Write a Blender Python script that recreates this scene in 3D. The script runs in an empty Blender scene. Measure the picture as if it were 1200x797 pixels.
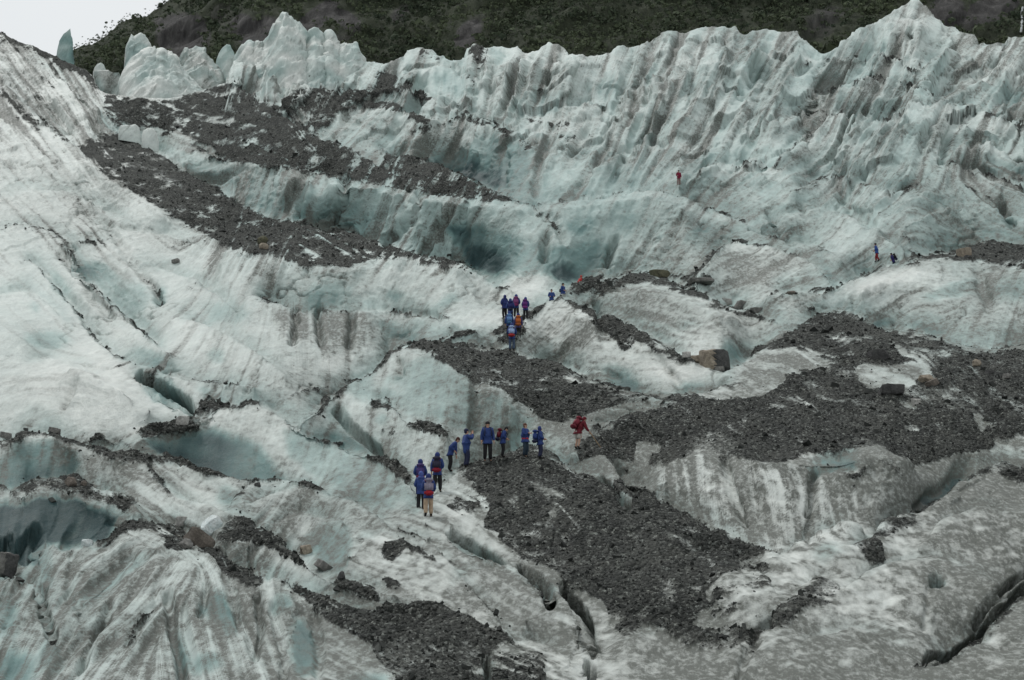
import bpy, bmesh, math, random
import numpy as np
from mathutils import Vector, Matrix

random.seed(7)
rng = np.random.default_rng(11)
S = bpy.context.scene
COL = S.collection

# ------------------------------------------------------------------ camera
FPX = 2353.0                      # focal length in pixels of a 1200 px wide frame
PITCH = math.radians(8.75)
cam_d = bpy.data.cameras.new('camera')
cam_d.sensor_width = 36.0
cam_d.lens = 36.0 * FPX / 1200.0
cam_d.clip_start = 0.5
cam_d.clip_end = 6000
cam = bpy.data.objects.new('camera', cam_d)
cam.location = (0, 0, 0)
cam.rotation_euler = (math.radians(90) + PITCH, 0, 0)
COL.objects.link(cam)
S.camera = cam

# ------------------------------------------------------------------ sky and light (overcast)
W = bpy.data.worlds.new('World')
S.world = W
W.use_nodes = True
nt = W.node_tree
nt.nodes.clear()
SUN_EL, SUN_ROT = math.radians(58), math.radians(-35)
sky = nt.nodes.new('ShaderNodeTexSky'); sky.sky_type = 'NISHITA'; sky.sun_disc = False
sky.sun_elevation = SUN_EL; sky.sun_rotation = SUN_ROT
tc = nt.nodes.new('ShaderNodeTexCoord')
cn = nt.nodes.new('ShaderNodeTexNoise'); cn.inputs['Scale'].default_value = 1.6; cn.inputs['Detail'].default_value = 5
cr = nt.nodes.new('ShaderNodeValToRGB')
cr.color_ramp.elements[0].position = 0.3; cr.color_ramp.elements[0].color = (6.2, 6.4, 6.45, 1)
cr.color_ramp.elements[1].position = 0.75; cr.color_ramp.elements[1].color = (7.5, 7.65, 7.6, 1)
mx = nt.nodes.new('ShaderNodeMix'); mx.data_type = 'RGBA'; mx.inputs[0].default_value = 0.92
bg = nt.nodes.new('ShaderNodeBackground'); bg.inputs['Strength'].default_value = 0.107
wo = nt.nodes.new('ShaderNodeOutputWorld')
L = nt.links.new
L(tc.outputs['Generated'], cn.inputs['Vector']); L(cn.outputs['Fac'], cr.inputs['Fac'])
L(sky.outputs['Color'], mx.inputs[6]); L(cr.outputs['Color'], mx.inputs[7])
L(mx.outputs[2], bg.inputs['Color']); L(bg.outputs['Background'], wo.inputs['Surface'])

sun_d = bpy.data.lights.new('sun', 'SUN'); sun_d.energy = 1.5; sun_d.angle = math.radians(14)
sun_d.color = (1.0, 0.985, 0.96)
sun = bpy.data.objects.new('sun', sun_d)
sd = Vector((math.sin(SUN_ROT) * math.cos(SUN_EL), math.cos(SUN_ROT) * math.cos(SUN_EL), math.sin(SUN_EL)))
sun.rotation_euler = sd.to_track_quat('Z', 'Y').to_euler()
COL.objects.link(sun)
S.view_settings.view_transform = 'Standard'
S.view_settings.look = 'None'
S.view_settings.exposure = 0.17
S.view_settings.gamma = 1.0
S.render.engine = 'CYCLES'
S.cycles.max_bounces = 6
S.cycles.diffuse_bounces = 4

# ------------------------------------------------------------------ helpers
SP, CP = math.sin(PITCH), math.cos(PITCH)
def ray(u, v):
    xc = (np.asarray(u, float) - 600.0) / FPX
    yc = (398.5 - np.asarray(v, float)) / FPX
    y = CP - yc * SP; z = SP + yc * CP
    h = np.sqrt(xc * xc + y * y)
    return xc / h, y / h, z / h          # per metre of horizontal distance
def project(P):
    P = np.asarray(P, float)
    d = P[..., 1] * CP + P[..., 2] * SP
    yc = (-P[..., 1] * SP + P[..., 2] * CP) / d
    return 600.0 + FPX * P[..., 0] / d, 398.5 - FPX * yc
def at(u, v, R):
    a, b, c = ray(u, v)
    return np.stack([a * R, b * R, c * R], -1)

R_S = [-80, 0, 40, 80, 150, 217, 305, 372, 413, 480, 545, 605, 700, 797, 850, 1000]
R_V = [480, 402, 366, 334, 281, 236, 193, 155, 137, 117, 101, 88, 72, 60, 54, 38]
def R0(s): return np.interp(s, R_S, R_V)

_perm = rng.permutation(256).astype(np.int32)
_perm = np.concatenate([_perm, _perm, _perm])
_g = rng.normal(size=(256, 3)).astype(np.float32); _g /= np.linalg.norm(_g, axis=1)[:, None]
def pnoise(x, y, z):
    x = x.astype(np.float32); y = y.astype(np.float32); z = z.astype(np.float32)
    xi = np.floor(x); yi = np.floor(y); zi = np.floor(z)
    xf = x - xi; yf = y - yi; zf = z - zi
    xi = xi.astype(np.int32) & 255; yi = yi.astype(np.int32) & 255; zi = zi.astype(np.int32) & 255
    def fade(t): return t * t * t * (t * (t * 6 - 15) + 10)
    fu, fv, fw = fade(xf), fade(yf), fade(zf)
    res = 0
    for dx in (0, 1):
        px = _perm[xi + dx]
        wx = fu if dx else 1 - fu
        for dy in (0, 1):
            py = _perm[px + yi + dy]
            wy = wx * (fv if dy else 1 - fv)
            for dz in (0, 1):
                g = _g[_perm[py + zi + dz]]
                res = res + wy * (fw if dz else 1 - fw) * (g[..., 0] * (xf - dx) + g[..., 1] * (yf - dy) + g[..., 2] * (zf - dz))
    return res * 1.5
def fbm(P, scale, octaves=3, gain=0.5, off=0.0, ridged=False):
    out = 0; a = 1.0; s = 1.0 / scale
    for o in range(octaves):
        n = pnoise(P[..., 0] * s + off + 17.3 * o, P[..., 1] * s + off * 1.7, P[..., 2] * s + 5.1 * o)
        if ridged: n = 1 - 2 * np.abs(n)
        out = out + a * n
        a *= gain; s *= 2.03
    return out
_wv = rng.random((4096, 7)).astype(np.float32)
def blocks(P, scale, stretch=(1, 1, 1), seed=0):
    """broken-block relief: every cell is its own tilted plane; also returns the nearness to a cell edge"""
    X = (P * np.array(stretch) / scale).astype(np.float32); B = np.floor(X).astype(np.int32)
    d1 = np.full(X.shape[:-1], 9e9, np.float32); d2 = d1.copy(); h = np.zeros_like(d1)
    for i in (-1, 0, 1):
        for j in (-1, 0, 1):
            for k in (-1, 0, 1):
                c = B + np.array([i, j, k], np.int32)
                id_ = (c[..., 0] * 73856 + c[..., 1] * 19349 + c[..., 2] * 83492 + seed * 917) & 4095
                w = _wv[id_]
                D = X - c - w[..., :3]
                d = (D * D).sum(-1)
                hh = (D * (w[..., 3:6] * 2 - 1)).sum(-1) * 1.1 + (w[..., 6] - .5)
                n = d < d1
                d2 = np.where(n, d1, np.minimum(d2, d)); h = np.where(n, hh, h); d1 = np.where(n, d, d1)
    return h, np.sqrt(d2) - np.sqrt(d1)
def smooth(a, b, x):
    t = np.clip((x - a) / (b - a), 0, 1); return t * t * (3 - 2 * t)

def mesh_np(name, V, quads=None, tris=None, smooth_shade=True):
    me = bpy.data.meshes.new(name)
    V = np.ascontiguousarray(V, np.float32)
    nq = 0 if quads is None else len(quads); ntr = 0 if tris is None else len(tris)
    loops = []
    if nq: loops.append(np.asarray(quads, np.int32).ravel())
    if ntr: loops.append(np.asarray(tris, np.int32).ravel())
    loops = np.concatenate(loops)
    me.vertices.add(len(V)); me.vertices.foreach_set('co', V.ravel())
    me.loops.add(len(loops)); me.loops.foreach_set('vertex_index', loops)
    me.polygons.add(nq + ntr)
    st = np.concatenate([np.arange(nq) * 4, nq * 4 + np.arange(ntr) * 3]).astype(np.int32)
    me.polygons.foreach_set('loop_start', st)
    me.polygons.foreach_set('use_smooth', np.full(nq + ntr, smooth_shade, bool))
    me.update(calc_edges=True); me.validate()
    return me
def add_attr(me, name, rgba):
    a = me.color_attributes.new(name, 'FLOAT_COLOR', 'POINT')
    a.data.foreach_set('color', np.ascontiguousarray(rgba, np.float32).ravel())
def link(name, me, mat, parent=None):
    o = bpy.data.objects.new(name, me)
    if mat is not None and len(me.materials) == 0: me.materials.append(mat)
    COL.objects.link(o)
    if parent is not None: o.parent = parent
    return o
def tag(o, label, cat, group=None):
    o['label'] = label; o['category'] = cat
    if group: o['group'] = group
    return o
def grid_quads(nr, nc):
    i = np.arange(nr - 1)[:, None] * nc + np.arange(nc - 1)[None]
    return np.stack([i, i + 1, i + nc + 1, i + nc], -1).reshape(-1, 4)

# ------------------------------------------------------------------ materials
def new_mat(name, rough=0.7, spec=0.3):
    m = bpy.data.materials.new(name); m.use_nodes = True
    n = m.node_tree; b = n.nodes['Principled BSDF']
    b.inputs['Roughness'].default_value = rough
    b.inputs['Specular IOR Level'].default_value = spec
    return m, n, b
def N(n, t, **k):
    x = n.nodes.new(t)
    for a, v in k.items():
        if a in x.inputs: x.inputs[a].default_value = v
        else: setattr(x, a, v)
    return x
def mixc(n, fac, a, b, mode='MIX'):
    m = n.nodes.new('ShaderNodeMix'); m.data_type = 'RGBA'; m.blend_type = mode
    for i, x in ((0, fac), (6, a), (7, b)):
        if isinstance(x, (int, float)): m.inputs[i].default_value = x
        elif isinstance(x, tuple): m.inputs[i].default_value = x if len(x) == 4 else x + (1,)
        else: n.links.new(x, m.inputs[i])
    return m.outputs[2]
def ramp(n, src, stops):
    r = n.nodes.new('ShaderNodeValToRGB')
    while len(r.color_ramp.elements) < len(stops): r.color_ramp.elements.new(0.5)
    for e, (p, c) in zip(r.color_ramp.elements, stops):
        e.position = p; e.color = c if len(c) == 4 else c + (1,)
    n.links.new(src, r.inputs['Fac']); return r.outputs['Color']
def mth(n, op, a, b=0.0, c=None):
    m = n.nodes.new('ShaderNodeMath'); m.operation = op
    for i, x in enumerate((a, b) if c is None else (a, b, c)):
        if isinstance(x, (int, float)): m.inputs[i].default_value = x
        else: n.links.new(x, m.inputs[i])
    return m.outputs[0]

WHITE_ICE = (0.668, 0.698, 0.67)
BLUE_ICE = (0.175, 0.288, 0.28)
DEEP_ICE = (0.032, 0.066, 0.07)
GRIME = (0.112, 0.121, 0.107)
GRAVEL = (0.062, 0.062, 0.058)

def ice_material():
    m, n, b = new_mat('glacier_ice', 0.65, 0.12)
    at_ = N(n, 'ShaderNodeVertexColor', layer_name='cover')
    sp = N(n, 'ShaderNodeSeparateColor'); n.links.new(at_.outputs['Color'], sp.inputs['Color'])
    deb, dirt, blue = sp.outputs['Red'], sp.outputs['Green'], sp.outputs['Blue']
    geo = N(n, 'ShaderNodeNewGeometry'); pos = geo.outputs['Position']
    n1 = N(n, 'ShaderNodeTexNoise', Scale=1.3, Detail=6.0, Roughness=0.62); mpn = N(n, 'ShaderNodeMapping'); mpn.inputs['Scale'].default_value = (1, .35, 1); n.links.new(pos, mpn.inputs['Vector']); pos = mpn.outputs['Vector']; n.links.new(pos, n1.inputs['Vector'])
    n2 = N(n, 'ShaderNodeTexNoise', Scale=5.0, Detail=6.0, Roughness=0.75); n.links.new(pos, n2.inputs['Vector'])
    vo = N(n, 'ShaderNodeTexVoronoi', Scale=6.5, Randomness=1.0); n.links.new(pos, vo.inputs['Vector'])
    vo2 = N(n, 'ShaderNodeTexVoronoi', Scale=15.0, Randomness=1.0); n.links.new(pos, vo2.inputs['Vector'])
    ice = ramp(n, blue, [(0.0, WHITE_ICE), (0.3, (0.40, 0.505, 0.485)), (0.66, BLUE_ICE), (1.0, DEEP_ICE)])
    mott = ramp(n, n1.outputs['Fac'], [(0.3, (0.86, 0.87, 0.87)), (0.7, (1.07, 1.06, 1.05))])
    ice = mixc(n, 1.0, ice, mott, 'MULTIPLY')
    # grime broken up by fine noise
    g = mth(n, 'ADD', dirt, mth(n, 'MULTIPLY', mth(n, 'SUBTRACT', n2.outputs['Fac'], 0.5), mth(n, 'MULTIPLY', mth(n, 'ADD', dirt, 0.08), 2.4)))
    g = mth(n, 'MINIMUM', mth(n, 'MAXIMUM', g, 0.0), 1.0)
    c = mixc(n, g, ice, GRIME)
    # gravel: grey schist chips, pale flakes
    chip = N(n, 'ShaderNodeSeparateColor'); n.links.new(vo.outputs['Color'], chip.inputs['Color'])
    chip2 = N(n, 'ShaderNodeSeparateColor'); n.links.new(vo2.outputs['Color'], chip2.inputs['Color'])
    tone = mth(n, 'ADD', mth(n, 'MULTIPLY', chip.outputs['Red'], 0.55), mth(n, 'MULTIPLY', chip2.outputs['Green'], 0.45))
    gr = ramp(n, tone, [(0.2, (0.017, 0.019, 0.018)), (0.55, (0.036, 0.038, 0.0355)), (0.78, (0.078, 0.081, 0.076)), (0.92, (0.215, 0.225, 0.212))])
    warm = ramp(n, n1.outputs['Fac'], [(0.35, (0.82, 0.86, 0.85)), (0.75, (1.12, 1.13, 1.07))])
    gr = mixc(n, 1.0, gr, warm, 'MULTIPLY')
    n3 = N(n, 'ShaderNodeTexNoise', Scale=0.45, Detail=5.0, Roughness=0.6); n.links.new(pos, n3.inputs['Vector'])
    gr = mixc(n, ramp(n, n3.outputs['Fac'], [(0.45, (0, 0, 0)), (0.75, (.55, .55, .55))]), gr, (0.095, 0.099, 0.09))
    dd = mth(n, 'ADD', deb, mth(n, 'MULTIPLY', mth(n, 'SUBTRACT', n2.outputs['Fac'], 0.5), 1.3))
    df = ramp(n, dd, [(0.27, (0, 0, 0)), (0.70, (1, 1, 1))])
    c = mixc(n, df, c, gr)
    n.links.new(c, b.inputs['Base Color'])
    rg = mth(n, 'ADD', mth(n, 'MULTIPLY', df, 0.35), 0.5)
    n.links.new(rg, b.inputs['Roughness'])
    bh = mth(n, 'ADD', mth(n, 'MULTIPLY', n2.outputs['Fac'], 0.5), mth(n, 'MULTIPLY', mth(n, 'MULTIPLY', vo.outputs['Distance'], df), -1.2))
    bp = N(n, 'ShaderNodeBump', Strength=0.8, Distance=0.3); n.links.new(bh, bp.inputs['Height'])
    n.links.new(bp.outputs['Normal'], b.inputs['Normal'])
    return m
M_ICE = ice_material()

def rock_material(name, dark, light, scale=2.5, tint_attr=None):
    m, n, b = new_mat(name, 0.85, 0.25)
    tcn = N(n, 'ShaderNodeTexCoord')
    a = N(n, 'ShaderNodeTexNoise', Scale=scale, Detail=7.0, Roughness=0.65); n.links.new(tcn.outputs['Object'], a.inputs['Vector'])
    w = N(n, 'ShaderNodeTexNoise', Scale=scale * 5, Detail=4.0); n.links.new(tcn.outputs['Object'], w.inputs['Vector'])
    c = ramp(n, a.outputs['Fac'], [(0.3, dark), (0.7, light)])
    c = mixc(n, 0.35, c, ramp(n, w.outputs['Fac'], [(0.35, (0.25, 0.25, 0.25)), (0.7, (1.3, 1.3, 1.3))]), 'MULTIPLY')
    n.links.new(c, b.inputs['Base Color'])
    bp = N(n, 'ShaderNodeBump', Strength=0.6, Distance=0.08); n.links.new(w.outputs['Fac'], bp.inputs['Height'])
    n.links.new(bp.outputs['Normal'], b.inputs['Normal'])
    return m
M_ROCK = {
    'dark': rock_material('dark_schist', (0.035, 0.036, 0.036), (0.10, 0.10, 0.098)),
    'grey': rock_material('grey_schist', (0.09, 0.09, 0.085), (0.24, 0.235, 0.22)),
    'tan': rock_material('tan_stone', (0.14, 0.115, 0.085), (0.38, 0.335, 0.27)),
    'brown': rock_material('brown_stone', (0.07, 0.061, 0.052), (0.20, 0.175, 0.15)),
    'pale': rock_material('pale_stone', (0.22, 0.22, 0.205), (0.48, 0.475, 0.45)),
    'olive': rock_material('mossy_stone', (0.05, 0.05, 0.035), (0.16, 0.155, 0.10)),
    'ice': rock_material('ice_chunk', (0.46, 0.55, 0.55), (0.72, 0.75, 0.74)),
}
def flat_mat(name, c, rough=0.75, var=0.25):
    m, n, b = new_mat(name, rough, 0.2)
    tcn = N(n, 'ShaderNodeTexCoord')
    a = N(n, 'ShaderNodeTexNoise', Scale=9.0, Detail=3.0); n.links.new(tcn.outputs['Object'], a.inputs['Vector'])
    k0, k1 = 1 - var, 1 + var
    c2 = ramp(n, a.outputs['Fac'], [(0.3, tuple(x * k0 for x in c)), (0.7, tuple(min(1, x * k1) for x in c))])
    n.links.new(c2, b.inputs['Base Color'])
    return m
# ------------------------------------------------------------------ the glacier: crest lines, surveyed from the photograph
# (points, setback of the ground behind, depth of the trough behind)
CRESTS = [
 # skyline
 ('sky', [(-20,26),(0,34),(15,45),(30,51),(40,53),(52,60),(65,65),(75,71),(86,75),(100,80),(110,89),(116,100),(124,109),(140,111),(163,114),(200,115),(217,111),(235,106),(262,97),(268,80),(275,66),(285,54),(292,49),(300,52),(310,51),(318,42),(325,32),(331,16),(337,20),(344,24),(352,29),(359,45),(369,37),(375,40),(382,49),(384,39),(390,42),(396,52),(406,51),(417,51),(425,65),(431,74),(440,71),(450,78),(462,69),(475,60),(492,57),(507,60),(520,67),(530,76),(545,57),(557,49),(572,52),(582,54),(600,53),(612,60),(617,63),(630,54),(642,48),(657,50),(669,59),(673,66),(682,64),(695,68),(712,62),(730,55),(750,50),(765,40),(780,31),(800,32),(820,31),(835,28),(850,27),(860,29),(872,34),(885,34),(900,36),(912,34),(922,38),(935,36),(945,44),(950,52),(957,55),(965,60),(972,58),(982,50),(1000,40),(1017,30),(1032,22),(1050,12),(1060,5),(1070,-1),(1084,0),(1095,22),(1112,29),(1120,24),(1125,31),(1135,40),(1145,41),(1149,52),(1162,50),(1175,47),(1187,44),(1200,41),(1220,38)], 0, 0),
 ('left_slope', [(104,160),(112,156),(124,153),(138,150)], 6, 4),
 ('strip', [(100,168),(107,165),(125,159),(140,157),(150,162),(170,172),(190,182),(207,195),(225,205),(240,212),(255,220),(272,232),(287,241),(300,249),(315,256),(332,260),(352,260),(370,266),(392,269),(412,273),(430,280),(447,284),(465,292),(485,297),(507,302),(525,305),(545,310),(562,320),(582,336),(600,340)], 36, 18),
 ('wall', [(215,193),(230,170),(245,180),(252,186),(275,188),(299,192),(325,193),(350,199),(375,204),(400,209),(420,211),(440,213),(460,218),(478,223),(495,229),(512,230),(532,230),(550,231),(575,234),(600,235),(625,238),(650,236),(675,234),(700,232),(720,227),(740,224),(760,224),(775,226),(795,230),(812,236),(830,243),(850,250),(870,260),(887,268),(900,273),(915,278),(930,281),(950,286),(967,293),(985,301)], 12, 8),
 ('rubble', [(262,98),(277,98),(300,115),(315,122),(337,140),(355,152),(375,162),(395,167),(412,177),(430,186),(450,197),(470,210),(485,222)], 9, 8),
 ('rib', [(440,173),(460,185),(480,183),(500,187),(525,197),(537,202),(555,212),(570,220),(587,227),(602,234)], 24, 8),
 ('bump', [(395,128),(407,125),(430,120),(442,120),(452,116),(462,120),(475,127),(490,135),(505,140),(525,140),(540,135),(555,136),(570,144),(587,150),(600,156),(610,162),(622,175)], 8, 6),
 ('back', [(330,116),(357,105),(375,103),(395,107),(412,104),(435,107),(455,102),(470,100),(485,100),(497,107),(512,116),(527,122),(540,128)], 9, 6),
 ('block', [(472,88),(490,83),(512,79),(532,82),(550,92),(567,100)], 8, 5),
 ('face_a', [(700,120),(720,114),(740,108),(755,104),(770,99),(782,97)], 8, 3),
 ('red_ridge', [(795,212),(805,205),(830,198),(850,192),(875,188),(900,190),(912,196),(925,205)], 12, 8),
 ('arch_low', [(925,226),(940,220),(955,213),(972,204),(987,206),(1005,213),(1030,222),(1050,225),(1075,218),(1095,205),(1120,196),(1150,200),(1200,212),(1220,215)], 14, 6),
 ('fold', [(905,195),(930,175),(955,148),(975,129),(990,133),(1005,140),(1040,137),(1062,125),(1075,122),(1090,125),(1120,128),(1135,128),(1150,127),(1165,137),(1182,142),(1200,147),(1220,150)], 12, 6),
 ('arch', [(950,108),(965,103),(985,100),(1000,99),(1012,94),(1027,92),(1050,92),(1072,97),(1085,101),(1097,114)], 12, 6),
 ('shelf', [(945,70),(970,67),(1000,68),(1030,64),(1050,66),(1062,78),(1075,80),(1100,66),(1125,64),(1150,60),(1175,54)], 8, 5),
 ('dirtline', [(-20,274),(0,270),(15,265),(30,264),(50,268),(70,277),(85,282),(110,284),(135,284)], 6, 2),
 ('ra', [(72,284),(85,297),(95,317),(110,335),(130,355),(150,372),(170,390),(185,405),(200,415)], 16, 6),
 ('rb', [(20,303),(40,307),(62,332),(82,355),(100,380),(117,400),(140,420),(160,427),(190,435),(217,441),(240,446),(275,450),(300,454)], 10, 5),
 ('crev', [(145,436),(157,441),(170,451),(187,462),(205,468),(222,477),(230,481)], 14, 22),
 ('ledge', [(290,346),(300,348),(310,353),(332,360),(360,364),(400,364),(425,365),(450,363),(475,363),(500,370),(515,374),(530,376)], 12, 6),
 ('pass', [(505,402),(515,398),(530,391),(545,388),(558,387)], 6, 4),
 ('central', [(350,490),(367,481),(382,470),(400,460),(415,447),(435,440),(447,427),(455,414),(470,405),(490,400),(507,401),(530,404),(560,407),(585,410),(600,414),(615,419),(632,422),(650,426),(670,436),(690,445),(707,450),(725,456),(745,464),(775,474),(787,477)], 22, 12),
 ('pyramid', [(604,392),(610,380),(622,365),(637,356),(655,348),(675,357),(700,364),(725,374),(750,388),(775,401),(800,418),(815,426)], 14, 8),
 ('strip_b', [(655,346),(668,338),(675,331),(685,325),(705,325),(720,327),(735,320),(760,321),(775,325),(795,335),(812,340),(830,347),(850,360),(875,366),(900,372),(915,378),(930,386)], 20, 12),
 ('slab', [(815,325),(820,317),(835,299),(850,285),(862,281),(877,285),(900,287),(925,295),(945,302),(962,315),(980,334)], 14, 10),
 ('mid_r', [(900,345),(935,344),(965,341),(982,335),(1005,327),(1020,320),(1035,310),(1055,307),(1075,300),(1100,296),(1120,295),(1140,290),(1155,283),(1170,281),(1182,285),(1200,287),(1220,288)], 22, 12),
 ('mound', [(845,440),(857,434),(880,415),(910,398),(935,385),(950,375),(965,369),(982,365),(1000,366),(1010,375),(1025,384),(1050,386),(1075,388),(1100,397),(1125,405),(1145,409),(1170,411),(1187,405),(1200,406),(1220,406)], 18, 10),
 ('mound_b', [(672,530),(690,517),(710,508),(727,503),(745,494),(765,488),(790,472),(805,466),(820,464),(835,458),(850,454),(870,449)], 12, 8),
 ('dome', [(500,585),(510,571),(520,560),(532,551),(547,546),(570,541),(600,535),(612,533),(627,535),(640,540),(662,550),(682,556),(698,562),(712,578),(728,595),(740,602)], 22, 12),
 ('strip_c', [(700,532),(720,542),(740,560),(760,572),(780,585),(800,598),(817,607),(840,617),(862,627),(890,638),(915,650)], 13, 8),
 ('diag', [(985,652),(1000,648),(1020,642),(1032,625),(1045,612),(1068,605),(1085,595),(1107,575),(1125,560),(1140,552),(1160,545),(1175,540),(1200,545),(1220,550)], 16, 10),
 ('crack_r', [(1075,779),(1085,777),(1110,777),(1132,767),(1147,757),(1165,742),(1187,720),(1200,705),(1220,685)], 22, 26),
 ('crack_a', [(524,622),(540,639),(555,648),(575,656),(592,656)], 11, 16),
 ('crack_b', [(608,661),(617,673),(630,688),(634,699),(642,709),(650,709)], 12, 34),
 ('crack_c', [(655,686),(665,699),(677,718),(685,746),(692,761),(701,761)], 15, 34),
 ('crack_d', [(684,770),(688,785),(690,805)], 10, 28),
 ('slit', [(697,559),(710,576),(725,593),(738,598)], 12, 14),
 ('step', [(465,619),(490,627),(510,635),(532,662),(555,690),(575,710),(600,747),(612,775)], 7, 4),
 ('hump', [(405,650),(415,645),(425,630),(450,628),(460,632),(470,630),(480,638),(495,647),(510,657)], 8, 5),
 ('four', [(160,516),(173,508),(187,503),(213,494),(235,485),(250,472),(262,472),(283,474),(300,468),(315,475),(337,487),(355,500),(375,512),(395,515),(407,522),(425,527),(440,535),(460,547),(472,558),(485,566),(490,582),(497,600),(502,625)], 16, 12),
 ('three', [(-20,522),(0,516),(17,513),(33,501),(50,501),(67,509),(85,517),(100,525),(133,530),(160,533),(187,537),(217,542),(247,553),(273,557),(300,563),(327,562),(353,568),(372,574),(385,580)], 18, 16),
 ('two', [(-20,570),(0,573),(15,580),(24,575),(37,566),(57,564),(72,564),(82,561),(97,567),(110,576),(140,581),(157,589),(163,600)], 12, 10),
 ('front', [(44,648),(47,635),(57,633),(76,645),(84,638),(110,640),(122,638),(140,625),(155,613),(170,617),(192,617),(207,618),(220,630),(230,641),(250,644),(265,657),(280,667),(300,672),(330,677),(350,687),(375,694),(392,701),(407,711),(430,717),(450,719),(480,728),(510,738)], 14, 26),
 ('ridge_b', [(252,648),(258,635),(265,617),(275,607),(287,612),(300,619),(315,629),(332,638),(350,652),(367,667),(387,677),(400,682),(430,684),(445,692),(465,700)], 10, 8),
 ('block_a', [(-20,682),(0,681),(22,681),(40,685),(46,695),(54,722),(65,748)], 12, 18),
 ('chute', [(330,782),(338,745),(346,722),(356,718),(366,732),(371,760)], 5, 2),
 ('minor_a', [(477,499),(492,491),(510,497),(525,511)], 5, 3),
 ('minor_b', [(428,472),(440,465),(455,467),(465,479),(482,496)], 6, 4),
 ('bulge', [(1010,340),(1035,332),(1060,328),(1090,330),(1120,334),(1150,330)], -4, 0),
 ('knob', [(927,712),(940,698),(958,684),(975,688),(982,700)], 7, 5),
 ('lf_a', [(170,534),(185,563),(205,580),(220,588),(245,594),(262,606)], 10, 8),
 ('lf_b', [(262,608),(272,595),(285,578),(297,566)], 9, 8),
 ('lf_c', [(276,600),(300,590),(320,583),(345,575),(360,574),(395,582),(430,598),(450,612),(462,620)], 12, 8),
 ('lf_d', [(300,620),(330,612),(352,603),(375,606),(400,612),(415,628)], 8, 6),
 ('ul_a', [(0,96),(20,112),(45,138),(70,160),(95,176)], 8, 5),
 ('ul_b', [(10,50),(40,75),(75,92),(100,112),(112,135)], 8, 5),
 ('ul_c', [(-20,232),(0,228),(40,222),(80,226),(120,244),(160,262)], 7, 3),
 ('ul_d', [(-20,352),(0,347),(25,340),(45,345),(65,362),(90,392)], 9, 5),
 ('ul_e', [(100,262),(150,268),(200,276),(235,290)], 6, 3),
 ('ul_f', [(150,312),(190,316),(230,330),(262,350),(290,372)], 8, 4),
 ('ul_g', [(200,372),(240,380),(280,398),(310,420),(335,440)], 8, 4),
 ('ul_h', [(20,425),(60,418),(95,428),(120,445)], 7, 3),
 ('lr_a', [(800,655),(840,640),(870,655),(895,680),(910,705)], 8, 5),
 ('lr_b', [(905,665),(930,640),(960,620),(985,612),(1005,620)], 12, 7),
 ('lr_c', [(985,700),(1010,682),(1050,668),(1090,664),(1130,672),(1170,690)], 9, 5),
 ('lr_d', [(1085,640),(1110,618),(1150,604),(1190,606),(1220,612)], 8, 4),
 ('lr_e', [(730,760),(760,742),(800,738),(840,748),(865,765)], 9, 6),
 ('lr_f', [(930,775),(960,755),(1000,745),(1040,752),(1070,770)], 8, 5),
 ('lr_g', [(755,575),(790,556),(830,552),(850,560)], -1, 0),
 ('bc_a', [(520,690),(550,668),(575,664),(600,672),(625,690),(645,715)], 9, 5),
 ('bc_b', [(560,770),(590,752),(620,745),(650,752),(675,775)], 9, 5),
 ('bl_a', [(70,735),(95,705),(130,672),(150,655),(165,662)], 7, 3),
 ('ur_a', [(700,196),(730,176),(765,168),(800,174)], 8, 4),
 ('ur_b', [(905,150),(930,128),(955,118),(975,128)], 8, 4),
 ('ur_c', [(1100,190),(1125,172),(1160,168),(1200,178),(1220,182)], 9, 4),
 ('ur_d', [(890,262),(925,250),(965,244),(1000,252),(1030,268),(1060,290)], 9, 4),
 ('ur_e', [(1060,262),(1100,246),(1150,240),(1190,252),(1220,262)], 8, 4),
 ('ur_f', [(655,128),(690,118),(715,130),(735,150)], 8, 4),
 ('cleft', [(870,752),(890,745),(905,735),(925,720)], 9, 10),
]
FU = np.arange(-20, 1221, 2.0)            # columns of the coarse solve
FS = np.arange(-80, 1001, 1.0)            # rows (survey coordinate)
nu, ns = len(FU), len(FS)
cv = np.full((len(CRESTS), nu), np.nan)
for k, (nm, pts, J, p) in enumerate(CRESTS):
    pu = np.array([q[0] for q in pts], float); pv = np.array([q[1] for q in pts], float)
    ok = (FU >= pu[0]) & (FU <= pu[-1])
    cv[k, ok] = np.interp(FU[ok], pu, pv)
jg = rng.normal(size=nu)
jag = np.convolve(jg, [.25, .5, .25], 'same') * 1.6 + np.interp(FU, FU[::4], rng.normal(size=len(FU[::4]))) * 1.5
jag += 3.2 * ((FU / 17.0 + 1.3 * np.interp(FU, FU[::9], rng.normal(size=len(FU[::9])))) % 1.0 - .5)
cv[0] += jag * smooth(262, 285, FU) * 1.35 + np.convolve(jg, [.3, .4, .3], 'same') * 0.8 * (FU < 262)
for k in range(1, len(CRESTS)): cv[k] += np.interp(FU, FU[::3], rng.normal(size=len(FU[::3]))) * 0.8 + 0.5 * np.roll(jg, 7 * k)
footS = np.where(np.isnan(cv), np.nan, cv)
con = np.zeros((ns, nu)); wgt = np.zeros((ns, nu))
def put(ui, s, f):
    si = np.rint(s - FS[0]).astype(int); g = (si >= 0) & (si < ns)
    con[si[g], ui[g]] += f[g]; wgt[si[g], ui[g]] += 1
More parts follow.
